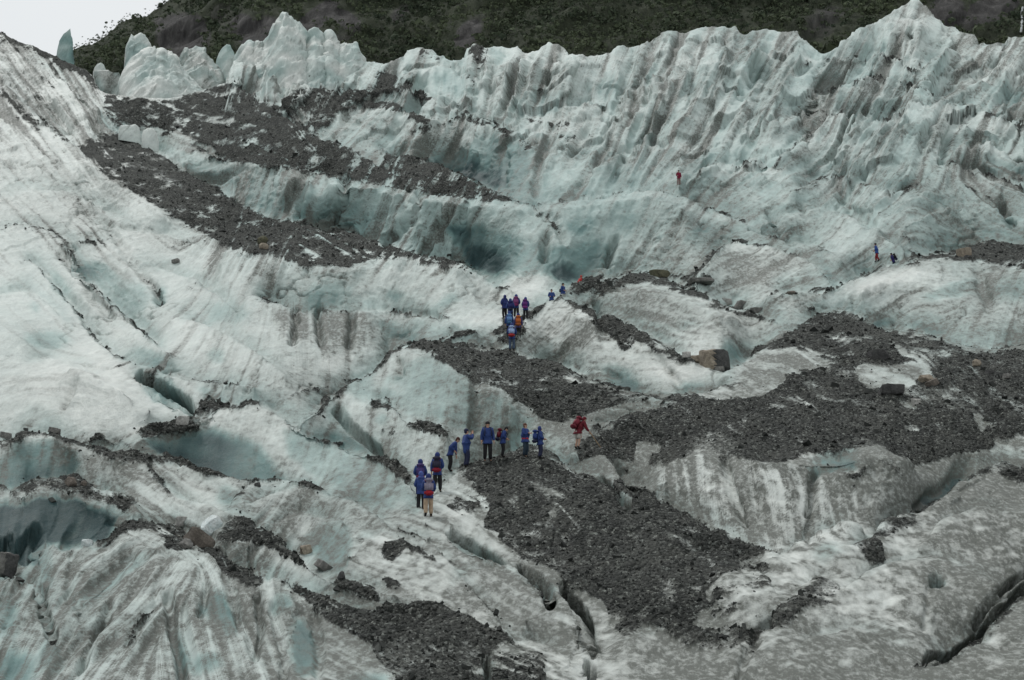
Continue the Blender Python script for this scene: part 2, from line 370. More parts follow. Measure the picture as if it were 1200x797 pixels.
for k, (nm, pts, J, p) in enumerate(CRESTS):
    ui = np.where(~np.isnan(cv[k]))[0]
    v = cv[k, ui]
    put(ui, v, np.zeros(len(ui)))
    if nm == 'sky': continue
    if J <= 0: continue
    other = np.where(cv[:, ui] < v[None] - 2.5, cv[:, ui], -1e9)
    other[k] = -1e9
    om = np.full(nu, -1e9)
    for sh_ in range(-9, 10, 3):
        cs = cv[:, np.clip(ui + sh_, 0, nu - 1)]; cs = np.where(cs < v[None] - 2.5, cs, -1e9); cs[k] = -1e9
        om[ui] = np.maximum(om[ui], cs.max(0))
    gap = v - om[ui]
    d0 = FU[ui] - pts[0][0]; d1 = pts[-1][0] - FU[ui]
    tl = min(28.0, 0.35 * (pts[-1][0] - pts[0][0]))
    tap = np.minimum(1, np.minimum(d0 / tl if pts[0][0] > -15 else 9, d1 / tl if pts[-1][0] < 1215 else 9))
    tap = np.clip(tap, 0, 1) ** 0.7
    Jv = np.minimum(2.3 * J, 0.8 * gap) * tap
    ker = np.ones(15) / 15
    if len(Jv) > 16: Jv = np.minimum(np.convolve(np.pad(Jv, 7, mode='edge'), ker, 'valid'), np.maximum(0.85 * gap, 0))
    footS[k, ui] = v - Jv
    pv = p * tap
    g = Jv > 2.6
    if g.any():
        put(ui[g], v[g] - Jv[g], Jv[g])
        put(ui[g], v[g] - 0.5 * Jv[g], pv[g] + 0.5 * Jv[g])

# breaks of slope: below these lines the ground steepens (line, how far it stands out)
BREAKS = [
 ([(90,182),(117,202),(140,217),(162,234),(195,254),(222,270),(237,280),(262,293),(290,303),(320,307),(360,313),(405,319),(455,309),(505,311),(553,318)], 26),
 ([(455,422),(475,412),(507,418),(530,436),(552,451),(572,457),(600,478),(632,499),(655,508),(690,503),(725,488)], 26),
 ([(690,545),(760,543),(800,540),(860,544),(900,541),(960,534),(1010,534),(1048,544),(1085,540),(1120,532),(1160,524)], 30),
 ([(660,363),(690,375),(722,404),(735,412)], 12),
 ([(675,348),(715,343),(750,338),(800,348),(840,368),(870,374)], 14),
 ([(1060,314),(1105,308),(1150,310),(1200,317),(1220,318)], 18),
 ([(940,300),(980,330)], 4),
 ([(20,588),(45,578),(85,580),(110,588),(140,602)], 12),
 ([(0,528),(33,512),(60,512),(95,530),(133,540),(180,543)], 12),
 ([(130,642),(160,628),(190,636),(240,660),(280,680),(330,690),(380,730)], 14),
 ([(250,200),(300,202),(345,205),(400,216),(440,220),(495,236),(560,240),(625,245),(700,240),(760,232),(820,250)], 18),
 ([(500,190),(530,172),(565,160),(600,158)], 12),
 ([(20,100),(60,140),(100,180),(135,225)], 12),
 ([(0,380),(60,420),(130,450),(200,485)], 14),
 ([(740,130),(800,90),(850,60),(900,50)], 26),
 ([(600,80),(640,70),(690,90)], 16),
 ([(1000,62),(1060,30),(1090,40)], 16),
 ([(985,158),(1060,140),(1150,145)], 14),
 ([(700,570),(740,600),(800,640),(860,680),(880,720)], 8),
 ([(520,600),(560,650),(600,700),(650,760),(660,790)], 10),
]
for pts, d in BREAKS:
    pu = np.array([q[0] for q in pts], float); pv_ = np.array([q[1] for q in pts], float)
    ui = np.where((FU >= pu[0]) & (FU <= pu[-1]))[0]
    tap = np.clip(np.minimum((FU[ui] - pu[0]) / 20 if pu[0] > -15 else 9, (pu[-1] - FU[ui]) / 20 if pu[-1] < 1215 else 9), 0, 1)
    v = np.interp(FU[ui], pu, pv_)
    oth = np.where(cv[:, ui] > v[None] + 1, cv[:, ui], 1e9).min(0)
    lowc = np.where(cv[:, ui] > v[None] + 1, cv[:, ui], 1e9); kb = lowc.argmin(0)
    fb = np.where(lowc.min(0) < 1e8, footS[kb, ui], 1e9)
    for sh_ in (-8, -4, 4, 8): fb = np.minimum(fb, np.interp(np.arange(len(fb)) + sh_, np.arange(len(fb)), fb))
    J_ = np.minimum(np.minimum(d * tap, 0.45 * (oth - v)), 0.6 * (fb - v))
    J_ = np.where(J_ < 2, 0, J_)
    si = np.rint(v + J_ - FS[0]).astype(int)
    free = np.ones(len(ui), bool)
    for k_ in range(-3, 4): free &= wgt[np.clip(si + k_, 0, ns - 1), ui] == 0
    free &= J_ > 0
    put(ui[free], (v + J_)[free], -J_[free])
# behind the skyline the ice falls away
vs = cv[0]
for c in range(nu):
    hid = FS < vs[c] - 6
    con[hid, c] = (vs[c] + 6 + 0.25 * (vs[c] - 6 - FS[hid])) - FS[hid]; wgt[hid, c] = 1
    hid = FS > 900
    con[hid, c] = 0; wgt[hid, c] = 1
m_ = wgt > 0
con[m_] /= wgt[m_]
def solve(con, w, lvl):
    h, wd = con.shape
    if min(h, wd) > 24:
        ph, pw = (-h) % 2, (-wd) % 2
        c2 = np.pad(con * w, ((0, ph), (0, pw))); w2 = np.pad(w, ((0, ph), (0, pw)))
        c2 = c2.reshape(c2.shape[0] // 2, 2, -1, 2).sum((1, 3)); w2 = w2.reshape(w2.shape[0] // 2, 2, -1, 2).sum((1, 3))
        g = w2 > 0; c2[g] /= w2[g]
        f = solve(c2, (w2 > 0).astype(float), lvl + 1)
        f = np.repeat(np.repeat(f, 2, 0), 2, 1)[:h, :wd]
    else:
        f = np.zeros_like(con)
    hard = w > 0
    lam = 1.0 / (70.0 / 2 ** lvl) ** 2 * 4
    for it in range(60 if lvl else 45):
        q = np.pad(f, 1, mode='edge')
        f = (q[:-2, 1:-1] + q[2:, 1:-1] + q[1:-1, :-2] + q[1:-1, 2:]) / (4 + lam)
        f[hard] = con[hard]
    return f
F = solve(con, m_.astype(float), 0)
q = np.pad(F, 1, mode='edge'); F = 0.6 * F + 0.1 * (q[:-2, 1:-1] + q[2:, 1:-1] + q[1:-1, :-2] + q[1:-1, 2:])

# ------------------------------------------------------------------ cover: gravel, grime, blue ice, as mapped regions; recess shade painted in along the crests
MH, MW = 797, 1200
YY, XX = np.mgrid[0:MH, 0:MW].astype(np.float32)
def poly(pts, pad=0):
    P = np.array(pts, float)
    x0, x1 = max(0, int(P[:, 0].min()) - 1), min(MW, int(P[:, 0].max()) + 2)
    y0, y1 = max(0, int(P[:, 1].min()) - 1), min(MH, int(P[:, 1].max()) + 2)
    X, Y = XX[y0:y1, x0:x1], YY[y0:y1, x0:x1]
    ins = np.zeros(X.shape, bool)
    for (ax, ay), (bx, by) in zip(P, np.roll(P, -1, 0)):
        if ay == by: continue
        ins ^= ((ay > Y) != (by > Y)) & (X < (bx - ax) * (Y - ay) / (by - ay) + ax)
    return (slice(y0, y1), slice(x0, x1)), ins.astype(np.float32)
def stroke(pts, w, soft=2.0):
    P = np.array(pts, float); r = w / 2 + soft
    x0, x1 = max(0, int(P[:, 0].min() - r)), min(MW, int(P[:, 0].max() + r) + 1)
    y0, y1 = max(0, int(P[:, 1].min() - r)), min(MH, int(P[:, 1].max() + r) + 1)
    X, Y = XX[y0:y1, x0:x1], YY[y0:y1, x0:x1]
    d = np.full(X.shape, 1e9)
    for (ax, ay), (bx, by) in zip(P[:-1], P[1:]):
        dx, dy = bx - ax, by - ay
        t = np.clip(((X - ax) * dx + (Y - ay) * dy) / (dx * dx + dy * dy + 1e-9), 0, 1)
        d = np.minimum(d, np.hypot(X - ax - t * dx, Y - ay - t * dy))
    return (slice(y0, y1), slice(x0, x1)), (1 - smooth(w / 2 - soft * .5, w / 2 + soft, d)).astype(np.float32)
def blob(u, v, rx, ry, ang=0):
    r = max(rx, ry) * 1.8
    x0, x1 = max(0, int(u - r)), min(MW, int(u + r) + 1); y0, y1 = max(0, int(v - r)), min(MH, int(v + r) + 1)
    X, Y = XX[y0:y1, x0:x1] - u, YY[y0:y1, x0:x1] - v
    c, s = math.cos(math.radians(ang)), math.sin(math.radians(ang))
    d = np.hypot((X * c + Y * s) / rx, (-X * s + Y * c) / ry)
    return (slice(y0, y1), slice(x0, x1)), (1 - smooth(0.35, 1.7, d)).astype(np.float32)
def blur(a, r):
    if r <= 0: return a
    k = np.exp(-0.5 * (np.arange(-3 * int(r + 1), 3 * int(r + 1) + 1) / r) ** 2); k /= k.sum(); n = len(k) // 2
    b = np.pad(a, ((n, n), (0, 0)), mode='edge'); a = sum(k[i] * b[i:i + a.shape[0]] for i in range(len(k)))
    b = np.pad(a, ((0, 0), (n, n)), mode='edge'); return sum(k[i] * b[:, i:i + a.shape[1]] for i in range(len(k))).astype(np.float32)
DEB = np.zeros((MH, MW), np.float32); DIRT = np.zeros_like(DEB); BLUE = np.zeros_like(DEB)
def up(A, m, s): sl, v = m; A[sl] = np.maximum(A[sl], v * s)
def cut(A, m, s): sl, v = m; A[sl] *= 1 - v * s

# base grime / blue of each district
BASE = [(30,200,.12,.15),(30,350,.06,.3),(100,450,.06,.12),(200,380,.1,.25),(250,450,.12,.2),(60,110,.42,.1),(20,80,.42,.1),(90,150,.36,.1),(400,230,.12,.45),(550,330,.1,.3),(400,335,.12,.45),(450,400,.25,.3),(700,250,.15,.6),(850,250,.28,.45),(800,130,.22,.4),(900,120,.2,.5),(1050,100,.22,.42),(1150,80,.33,.3),(1050,180,.22,.5),(1000,250,.33,.45),(1150,250,.28,.5),(900,320,.33,.2),(1050,340,.32,.3),(1150,370,.33,.45),(780,370,.33,.38),(650,390,.38,.15),(500,460,.22,.5),(800,430,.15,.12),(350,450,.25,.25),(430,580,.22,.5),(250,600,.18,.25),(450,640,.22,.1),(100,720,.36,.45),(250,720,.45,.45),(400,770,.5,.3),(640,740,.38,.1),(550,680,.33,.1),(850,560,.45,.1),(950,580,.48,.1),(1000,700,.52,.05),(1150,620,.6,.0),(1100,750,.6,.05),(850,760,.5,.05),(780,770,.52,.05),(300,90,.1,.3),(420,80,.1,.4),(1070,40,.12,.3),(640,70,.25,.3),(600,200,.15,.5),(470,160,.2,.4),(330,620,.25,.2),(30,700,.3,.5),(180,680,.35,.35)]
gx, gy = np.meshgrid(np.arange(0, MW + 20, 20.0), np.arange(0, MH + 20, 20.0))
num = np.zeros((2,) + gx.shape); den = np.zeros(gx.shape)
for (u, v, a, b) in BASE:
    w = 1.0 / ((gx - u) ** 2 + (gy - v) ** 2 + 900) ** 1.6
    num[0] += w * a; num[1] += w * b; den += w
def upscale(G):
    yi = YY / 20; xi = XX / 20; y0 = yi.astype(int); x0 = xi.astype(int); fy = yi - y0; fx = xi - x0
    return G[y0, x0] * (1 - fy) * (1 - fx) + G[y0 + 1, x0] * fy * (1 - fx) + G[y0, x0 + 1] * (1 - fy) * fx + G[y0 + 1, x0 + 1] * fy * fx
DIRT += upscale(num[0] / den); BLUE += upscale(num[1] / den) * (0.55 + .45 * smooth(330, 230, YY) * smooth(150, 300, XX)); DIRT += 0.10 * smooth(440, 540, YY) - 0.03 * smooth(420, 300, XX) * smooth(150, 220, YY) * smooth(520, 460, YY)

GRAVEL_P = [
 (.9,[(0,34),(15,45),(40,53),(52,58),(75,70),(88,76),(100,80),(112,92),(120,108),(112,102),(100,90),(86,82),(75,78),(50,66),(25,54),(8,46),(0,42)]),
 (.86,[(122,110),(135,113),(163,115),(200,116),(217,112),(235,107),(265,96),(277,98),(300,115),(337,140),(375,162),(412,177),(450,197),(470,210),(485,222),(475,222),(440,213),(400,209),(357,200),(345,195),(300,192),(252,185),(250,172),(225,162),(207,152),(195,160),(187,150),(165,150),(140,147),(127,135)]),
 (.8,[(315,122),(337,116),(357,105),(375,103),(395,107),(412,104),(435,107),(455,102),(470,100),(485,100),(497,107),(512,116),(500,116),(480,108),(455,108),(430,115),(410,122),(400,130),(390,140),(380,155),(370,160),(355,150),(337,138)]),
 (.85,[(425,122),(442,120),(452,116),(462,120),(475,127),(490,135),(507,141),(495,146),(480,140),(465,130),(450,128),(437,128)]),
 (.6,[(485,150),(510,145),(505,155),(490,160),(478,162)]),
 (.8,[(435,107),(440,95),(445,85),(455,85),(470,90),(475,92),(465,100),(450,103)]),
 (.7,[(490,58),(507,60),(520,69),(515,75),(500,68)]),
 (.7,[(545,60),(557,50),(572,52),(575,60),(565,80),(558,70)]),
 (.65,[(530,140),(545,133),(560,138),(575,143),(599,152),(612,160),(624,174),(617,178),(600,165),(580,152),(560,148),(545,143)]),
 (.88,[(436,170),(460,183),(480,182),(500,187),(525,197),(540,203),(557,213),(572,221),(590,228),(605,236),(590,236),(560,232),(530,231),(505,228),(490,220),(470,208),(455,195)]),
 (.93,[(107,165),(125,159),(140,157),(150,162),(170,172),(190,182),(207,195),(225,205),(240,212),(255,220),(272,232),(287,241),(300,249),(315,256),(332,260),(352,260),(370,266),(392,269),(412,273),(430,280),(447,284),(465,292),(485,297),(507,302),(525,305),(545,310),(555,317),(530,312),(505,306),(480,302),(455,303),(430,308),(405,315),(385,312),(360,310),(340,306),(320,302),(300,297),(275,292),(262,288),(250,282),(237,275),(222,266),(205,255),(195,250),(180,242),(162,230),(140,214),(117,198),(105,185),(90,178)]),
 (.8,[(305,350),(325,353),(345,363),(325,362),(310,356)]),
 (.85,[(578,385),(590,376),(603,374),(615,370),(606,395),(600,412),(585,408)]),
 (.85,[(507,401),(530,390),(555,387),(560,390),(535,397),(520,402)]),
 (.8,[(607,387),(622,366),(637,356),(655,346),(657,351),(640,362),(625,373),(612,394)]),
 (.9,[(655,347),(675,355),(700,363),(725,374),(750,388),(774,401),(762,401),(745,399),(738,408),(730,412),(722,402),(705,386),(690,371),(670,360)]),
 (.8,[(745,397),(760,399),(785,411),(800,419),(818,423),(800,427),(780,419),(762,409)]),
 (.88,[(664,340),(675,331),(685,326),(705,325),(720,328),(735,321),(760,321),(775,326),(795,335),(812,340),(830,348),(850,360),(875,366),(900,372),(890,375),(865,370),(840,362),(820,350),(800,343),(775,336),(750,334),(735,335),(715,340),(705,345),(690,343),(675,345)]),
 (.95,[(787,323),(812,319),(830,321),(840,333),(830,336),(805,333)]),
 (.96,[(445,430),(455,414),(470,404),(490,399),(507,400),(530,403),(560,406),(585,409),(600,413),(615,418),(632,421),(650,425),(670,435),(690,444),(707,449),(725,455),(745,463),(778,473),(760,478),(725,485),(710,490),(685,502),(668,505),(660,507),(647,505),(632,497),(615,482),(600,475),(587,464),(572,454),(560,447),(552,449),(540,442),(530,433),(517,425),(507,416),(490,410),(475,409),(462,414),(455,422)]),
 (.9,[(477,497),(492,491),(510,497),(527,511),(515,512),(495,506),(480,503)]),
 (.9,[(430,470),(440,465),(455,467),(464,479),(452,478),(440,476)]),
 (.8,[(375,513),(390,510),(407,516),(395,519),(380,517)]),
 (.9,[(435,529),(450,530),(465,540),(480,552),(485,563),(470,560),(455,548),(440,537)]),
 (.95,[(672,530),(690,517),(727,503),(765,487),(790,470),(820,466),(840,470),(860,472),(885,466),(910,455),(925,445),(940,435),(955,430),(970,425),(960,415),(930,408),(905,410),(890,415),(878,418),(910,398),(935,385),(950,376),(982,366),(1000,368),(1010,376),(1025,384),(1050,387),(1075,390),(1100,398),(1125,405),(1145,409),(1170,411),(1187,406),(1200,408),(1200,512),(1185,510),(1170,515),(1160,522),(1140,530),(1120,530),(1100,535),(1080,538),(1060,542),(1048,540),(1040,530),(1030,525),(1020,528),(1004,526),(960,527),(940,530),(920,535),(900,537),(880,540),(860,540),(840,540),(820,537),(800,535),(780,540),(760,540),(745,545),(730,540),(715,535),(700,535),(690,540),(680,545)]),
 (.85,[(1165,541),(1180,540),(1200,548),(1200,560),(1185,558),(1170,550)]),
 (.95,[(998,648),(1010,642),(1030,640),(1034,669),(1015,671),(1005,657)]),
 (.85,[(1030,630),(1045,612),(1070,605),(1078,618),(1055,627),(1035,636)]),
 (.8,[(985,547),(1000,542),(1015,547),(1024,538),(1008,560),(998,562)]),
 (.95,[(925,712),(932,702),(950,695),(960,683),(977,690),(980,705),(970,720),(950,719),(935,727),(920,740),(905,740),(912,725)]),
 (.9,[(540,556),(547,546),(570,541),(599,535),(612,533),(627,535),(640,540),(662,550),(682,556),(700,562),(712,566),(722,556),(715,540),(730,552),(745,562),(760,572),(780,585),(800,598),(817,607),(840,617),(862,627),(890,638),(905,645),(880,650),(872,655),(862,650),(870,665),(850,672),(838,680),(825,690),(832,705),(820,712),(810,725),(795,735),(785,733),(770,738),(755,733),(740,745),(730,750),(717,735),(710,707),(700,695),(680,690),(662,688),(650,677),(635,660),(620,655),(605,645),(590,632),(580,622),(565,612),(572,603),(575,595),(568,585),(555,572)]),
 (.92,[(158,500),(175,494),(195,489),(213,486),(238,495),(215,505),(200,503),(185,508),(170,511),(160,507)]),
 (.9,[(24,577),(37,566),(57,564),(72,565),(82,562),(97,567),(110,577),(140,582),(158,590),(150,605),(130,595),(110,585),(85,577),(62,575),(45,575),(30,582)]),
 (.92,[(122,639),(140,625),(155,613),(170,617),(192,617),(210,620),(230,642),(210,647),(195,640),(190,630),(170,625),(150,626)]),
 (.9,[(228,642),(250,644),(265,657),(280,667),(300,674),(315,676),(300,682),(280,673),(262,664),(248,655),(230,650)]),
 (.93,[(258,638),(265,617),(275,607),(287,612),(300,620),(315,629),(332,638),(350,652),(362,665),(350,661),(330,650),(315,642),(300,638),(280,638)]),
 (.93,[(390,681),(400,675),(420,682),(435,687),(445,697),(443,705),(430,702),(415,697),(400,687)]),
 (.92,[(312,672),(330,677),(350,687),(377,692),(395,702),(412,712),(432,717),(445,718),(450,705),(470,710),(478,718),(490,706),(507,705),(525,715),(540,727),(552,725),(562,735),(582,738),(595,745),(600,755),(580,760),(567,767),(560,780),(550,787),(555,797),(462,797),(450,787),(440,770),(435,757),(420,747),(407,745),(400,737),(382,725),(367,712),(357,697),(337,682)]),
 (.62,[(470,712),(500,700),(540,722),(580,736),(610,752),(640,770),(640,797),(540,797),(520,760)]),
 (.5,[(835,690),(880,655),(905,665),(900,700),(860,720),(830,720)]),
 (.5,[(765,735),(800,735),(850,730),(900,745),(880,775),(800,760)]),
 (.45,[(575,590),(548,575),(520,590),(545,602)]),
 (.9,[(450,634),(467,630),(477,636),(472,645),(460,657),(450,652),(445,650)]),
 (.85,[(450,675),(460,678),(472,686),(460,689),(450,687)]),
 (.9,[(1055,308),(1075,303),(1100,297),(1120,296),(1140,290),(1155,283),(1170,281),(1182,285),(1200,287),(1200,314),(1175,312),(1150,307),(1125,307),(1105,304),(1085,305),(1062,310)]),
 (.7,[(935,364),(950,358),(964,359),(952,367)]),
]
for s, p in GRAVEL_P: up(DEB, poly(p), s)
GRAVEL_S = [
 (5,.85,[(375,482),(382,470),(400,459),(415,448),(435,440),(447,427)]),
 (4,.75,[(340,462),(367,457),(390,452),(412,444)]),
 (9,.9,[(0,520),(17,515),(30,506),(50,504),(75,515),(100,526),(130,532),(165,535),(205,537),(222,543)]),
 (5,.85,[(90,517),(105,512),(113,506),(122,513),(130,520),(140,514),(152,520)]),
 (7,.88,[(195,532),(222,544),(250,554),(275,558),(300,563),(325,562),(350,568),(374,574)]),
 (6,.88,[(205,485),(225,480),(235,470),(248,467),(262,475),(280,472),(300,470)]),
 (6,.85,[(0,572),(15,580),(27,586)]),
 (5,.7,[(137,428),(150,432),(160,440)]),
 (3,.7,[(165,437),(185,437),(200,443)]),
 (5,.85,[(475,637),(490,645),(510,658)]),
 (6,.85,[(1000,648),(1020,642),(1032,625),(1045,612),(1068,605),(1085,595),(1107,575),(1125,560),(1140,552),(1160,545)]),
 (6,.85,[(1085,777),(1110,777),(1132,767),(1147,757),(1165,742),(1187,720),(1200,705)]),
 (4,.8,[(1030,543),(1040,550),(1050,562)]),
 (3,.8,[(965,341),(982,335),(1005,327),(1020,320),(1035,310),(1055,307),(1075,300)]),
 (4,.7,[(950,287),(967,293),(985,301)]),
 (3.4,.85,[(820,317),(835,299),(850,286),(862,281),(880,285),(900,287)]),
 (2.5,.7,[(900,345),(935,344),(965,341)]),
 (3,.75,[(615,139),(637,142),(655,147),(672,151)]),(3,.7,[(650,165),(657,162),(667,172)]),(3,.7,[(667,165),(682,162),(695,161)]),
 (2.6,.7,[(615,110),(625,105),(637,101)]),(5,.7,[(310,57),(322,72),(332,82)]),
 (3,.65,[(627,245),(647,252),(656,265),(662,280)]),
 (6,.75,[(5,110),(20,125),(32,140),(45,152)]),(3,.6,[(45,88),(60,100),(75,112)]),(3.5,.65,[(0,45),(25,60),(50,75),(75,88)]),
 (4,.6,[(37,135),(60,150),(82,167),(95,172)]),(3,.55,[(20,92),(40,108),(55,125),(70,140)]),
 (3,.7,[(1002,100),(1012,94),(1027,92),(1045,92)]),(4,.7,[(1072,104),(1085,108),(1094,114)]),
 (2.6,.6,[(1150,126),(1162,138),(1175,141)]),(2.5,.55,[(605,236),(625,240),(645,237)]),
 (3,.6,[(812,236),(830,243),(850,250),(870,260),(887,268),(900,274)]),
 (3,.6,[(937,221),(955,213),(972,204),(984,207)]),(2.4,.6,[(1050,226),(1060,221),(1078,218)]),
 (3,.6,[(1010,254),(1030,253),(1045,257)]),(3,.55,[(1055,262),(1065,278),(1073,297)]),
 (4,.65,[(1135,221),(1160,232),(1172,240)]),(7,.5,[(1170,240),(1178,250),(1185,262)]),
 (2.5,.7,[(465,619),(490,627),(510,636)]),(2.2,.5,[(532,662),(555,690),(575,710),(598,745)]),
 (3,.6,[(0,270),(15,265),(30,264),(50,268),(70,277)]),(5,.5,[(70,277),(85,282),(110,284),(135,283)]),
 (2.6,.55,[(82,220),(95,240),(112,250),(125,262),(137,283),(150,300),(170,320),(183,336)]),
 (3,.6,[(205,288),(217,285),(237,290)]),(5,.7,[(181,335),(190,340),(186,350)]),
 (3,.65,[(220,340),(232,337),(240,341)]),(4,.6,[(180,700),(165,715),(157,730),(155,745)]),
 (2.6,.6,[(72,305),(85,297),(95,316)]),(4,.6,[(440,490),(455,512),(462,505)]),(4,.55,[(400,480),(415,500),(432,518)]),
 (4,.6,[(168,540),(185,558),(200,575)]),(4,.75,[(300,563),(290,572),(278,590)]),
]
for w, s, p in GRAVEL_S: up(DEB, stroke(p, w), s)
for nm, pts, J, p in CRESTS:
    if nm not in ('sky', 'chute', 'bulge', 'face_a', 'crev', 'slot') and J > 0 and nm[2:3] != '_': up(DEB, stroke(pts, 2.8), 0.55)
BARE = [
 ('p',.95,[(1000,432),(1010,426),(1040,425),(1072,426),(1095,432),(1080,442),(1062,450),(1040,450),(1025,455),(1010,447)]),
 ('p',1,[(1036,399),(1046,400),(1056,408),(1064,416),(1057,416),(1047,406)]),
 ('p',1,[(1138,486),(1148,486),(1158,493),(1170,503),(1165,503),(1155,497),(1150,508),(1145,500)]),
 ('p',.95,[(1160,507),(1175,512),(1200,515),(1200,532),(1180,537),(1170,530),(1170,518)]),
 ('p',.8,[(1042,465),(1060,468),(1075,470),(1078,476),(1065,476)]),
 ('p',.9,[(745,525),(757,521),(775,525),(762,535),(750,547),(740,550)]),
 ('p',1,[(700,558),(710,565),(717,572),(730,575),(741,587),(735,597),(725,593),(710,576)]),
]
for k, s, p in BARE: cut(DEB, poly(p), s)
for (u, v, rx, ry, s) in [(647,609,9,6,.9),(680,650,9,6,.9),(705,636,9,5,.8),(735,626,18,6,.8),(782,683,14,11,.9),(787,697,8,8,.9),(813,683,10,6,.7),(785,630,8,8,.7),(720,722,10,8,.8),(655,642,6,4,.8),(677,622,6,5,.8),(661,627,6,4,.8),(625,579,12,5,.8),(672,577,14,4,.8),(605,595,12,8,.8),(640,590,10,4,.5),(700,600,12,4,.5),(212,140,14,8,.75),(265,142,12,6,.6),(225,157,8,6,.5),(160,181,14,4,.6),(115,188,8,5,.6),(375,117,6,6,.8),(355,133,8,6,.7),(368,152,8,5,.6),(420,190,10,5,.75),(392,130,8,5,.5),(510,215,12,6,.55),(490,212,8,5,.5),(372,296,14,8,.6),(410,288,9,6,.4),(345,308,8,5,.5),(670,444,9,3,.85),(692,447,6,3,.85),(738,463,8,3,.7),(800,489,5,3,.7),(855,497,6,3,.6),(960,492,10,4,.6),(1038,491,8,4,.7),(915,523,8,6,.4),(1015,478,10,4,.4),(950,475,6,3,.5),(1000,410,8,6,.7),(985,418,14,5,.7),(965,425,10,5,.6),(1185,462,8,4,.4),(870,640,14,8,.4),(560,560,14,5,.3),(580,575,12,5,.3)]:
    cut(DEB, blob(u, v, rx * .8, ry * .8), s * .62)
DIRT_P = [
 (.75,[(320,366),(345,364),(435,365),(437,400),(400,405),(360,400),(325,395)]),
 (.55,[(370,398),(435,400),(432,430),(400,432),(375,420)]),
 (.6,[(303,315),(325,310),(322,337),(310,341)]),
 (.6,[(1135,312),(1160,322),(1166,350),(1160,367),(1150,345)]),
 (.55,[(1138,104),(1162,107),(1166,123),(1143,123)]),
 (.5,[(465,140),(500,150),(505,180),(485,185),(468,170)]),
 (.5,[(1140,48),(1200,44),(1200,90),(1150,98)]),
 (.5,[(955,150),(1000,100),(1060,100),(1080,120),(1000,135)]),
 (.55,[(880,420),(940,412),(960,420),(930,440),(890,455),(860,465)]),
 (.55,[(1150,580),(1200,560),(1200,680),(1150,640)]),
 (.6,[(895,725),(935,720),(940,755),(905,770),(890,750)]),
 (.55,[(150,735),(200,740),(190,797),(70,797),(90,760)]),
 (.6,[(1040,600),(1095,560),(1130,545),(1100,590),(1060,620)]),
 (.5,[(330,640),(360,612),(400,610),(412,640),(395,668)]),
 (.6,[(555,662),(600,663),(600,672),(565,680)]),(.6,[(530,688),(550,685),(562,697),(540,700)]),
 (.5,[(755,560),(800,540),(880,545),(900,600),(860,620),(800,590)]),
 (.6,[(862,545),(878,545),(885,600),(870,605)]),
 (.7,[(550,400),(556,400),(560,500),(548,500)]),
 (.5,[(605,395),(640,370),(690,390),(720,430),(690,445),(640,425)]),
 (.45,[(690,350),(760,345),(840,370),(860,410),(780,400)]),
 (.5,[(850,290),(940,305),(960,335),(850,335)]),
]
for s, p in DIRT_P: up(DIRT, poly(p), s)
DIRT_S = [(4,.6,[(850,40),(845,67),(837,105),(827,140),(810,170)]),(4,.5,[(815,67),(812,100),(807,130)]),(3,.55,[(877,62),(870,92),(862,107)]),(3,.6,[(780,97),(777,117)]),(5,.55,[(892,117),(875,140),(855,172)]),(5,.6,[(607,75),(602,110)]),(4,.5,[(650,65),(642,92)]),(4,.5,[(660,70),(655,88)]),(4,.55,[(922,55),(910,90),(902,107)]),(5,.65,[(967,92),(955,100),(947,117)]),(4,.6,[(912,122),(910,140)]),(4,.6,[(1107,75),(1095,92)]),(4,.6,[(1127,62),(1110,87)]),(5,.6,[(1152,72),(1140,95)]),(9,.7,[(1112,160),(1105,188)]),(4,.6,[(1079,160),(1080,172)]),(4,.6,[(405,210),(400,232),(382,260)]),(4,.65,[(490,232),(480,255),(452,282)]),(8,.5,[(350,215),(340,235),(330,250)]),(3,.6,[(592,180),(588,215)]),(9,.6,[(632,175),(630,200),(628,225)]),(3,.7,[(470,425),(467,440)]),(8,.55,[(557,445),(556,500)]),(12,.5,[(88,100),(97,117),(107,140),(107,160)]),(6,.55,[(985,218),(985,230)]),(5,.5,[(900,250),(912,262),(922,278)]),(5,.5,[(935,232),(945,255)]),(6,.6,[(720,285),(715,305)]),(5,.4,[(765,270),(755,300)]),(8,.4,[(800,250),(790,280),(770,310)]),(6,.5,[(700,185),(680,215)]),(5,.5,[(760,150),(745,175),(735,190)]),(7,.45,[(840,150),(800,190)]),(5,.5,[(730,110),(722,145),(712,170)]),(3,.6,[(710,120),(706,140)]),(4,.55,[(852,545),(858,580),(868,610)]),(6,.45,[(955,600),(945,650)]),(4,.6,[(1090,690),(1084,720),(1080,740)]),(4,.7,[(30,730),(5,735)]),(5,.6,[(85,735),(70,760)]),(5,.6,[(265,640),(275,690),(280,740)]),(4,.6,[(195,640),(180,690)]),(5,.5,[(240,660),(215,690)]),(5,.55,[(80,460),(86,450),(90,445)]),(4,.7,[(72,475),(82,462)]),(8,.45,[(300,440),(290,455)]),(8,.5,[(720,440),(700,430)]),(5,.6,[(560,340),(575,345),(590,352)]),(6,.6,[(575,340),(565,350)]),(5,.5,[(460,360),(515,372)])]
for w, s, p in DIRT_S: up(DIRT, stroke(p, w, 3), s)
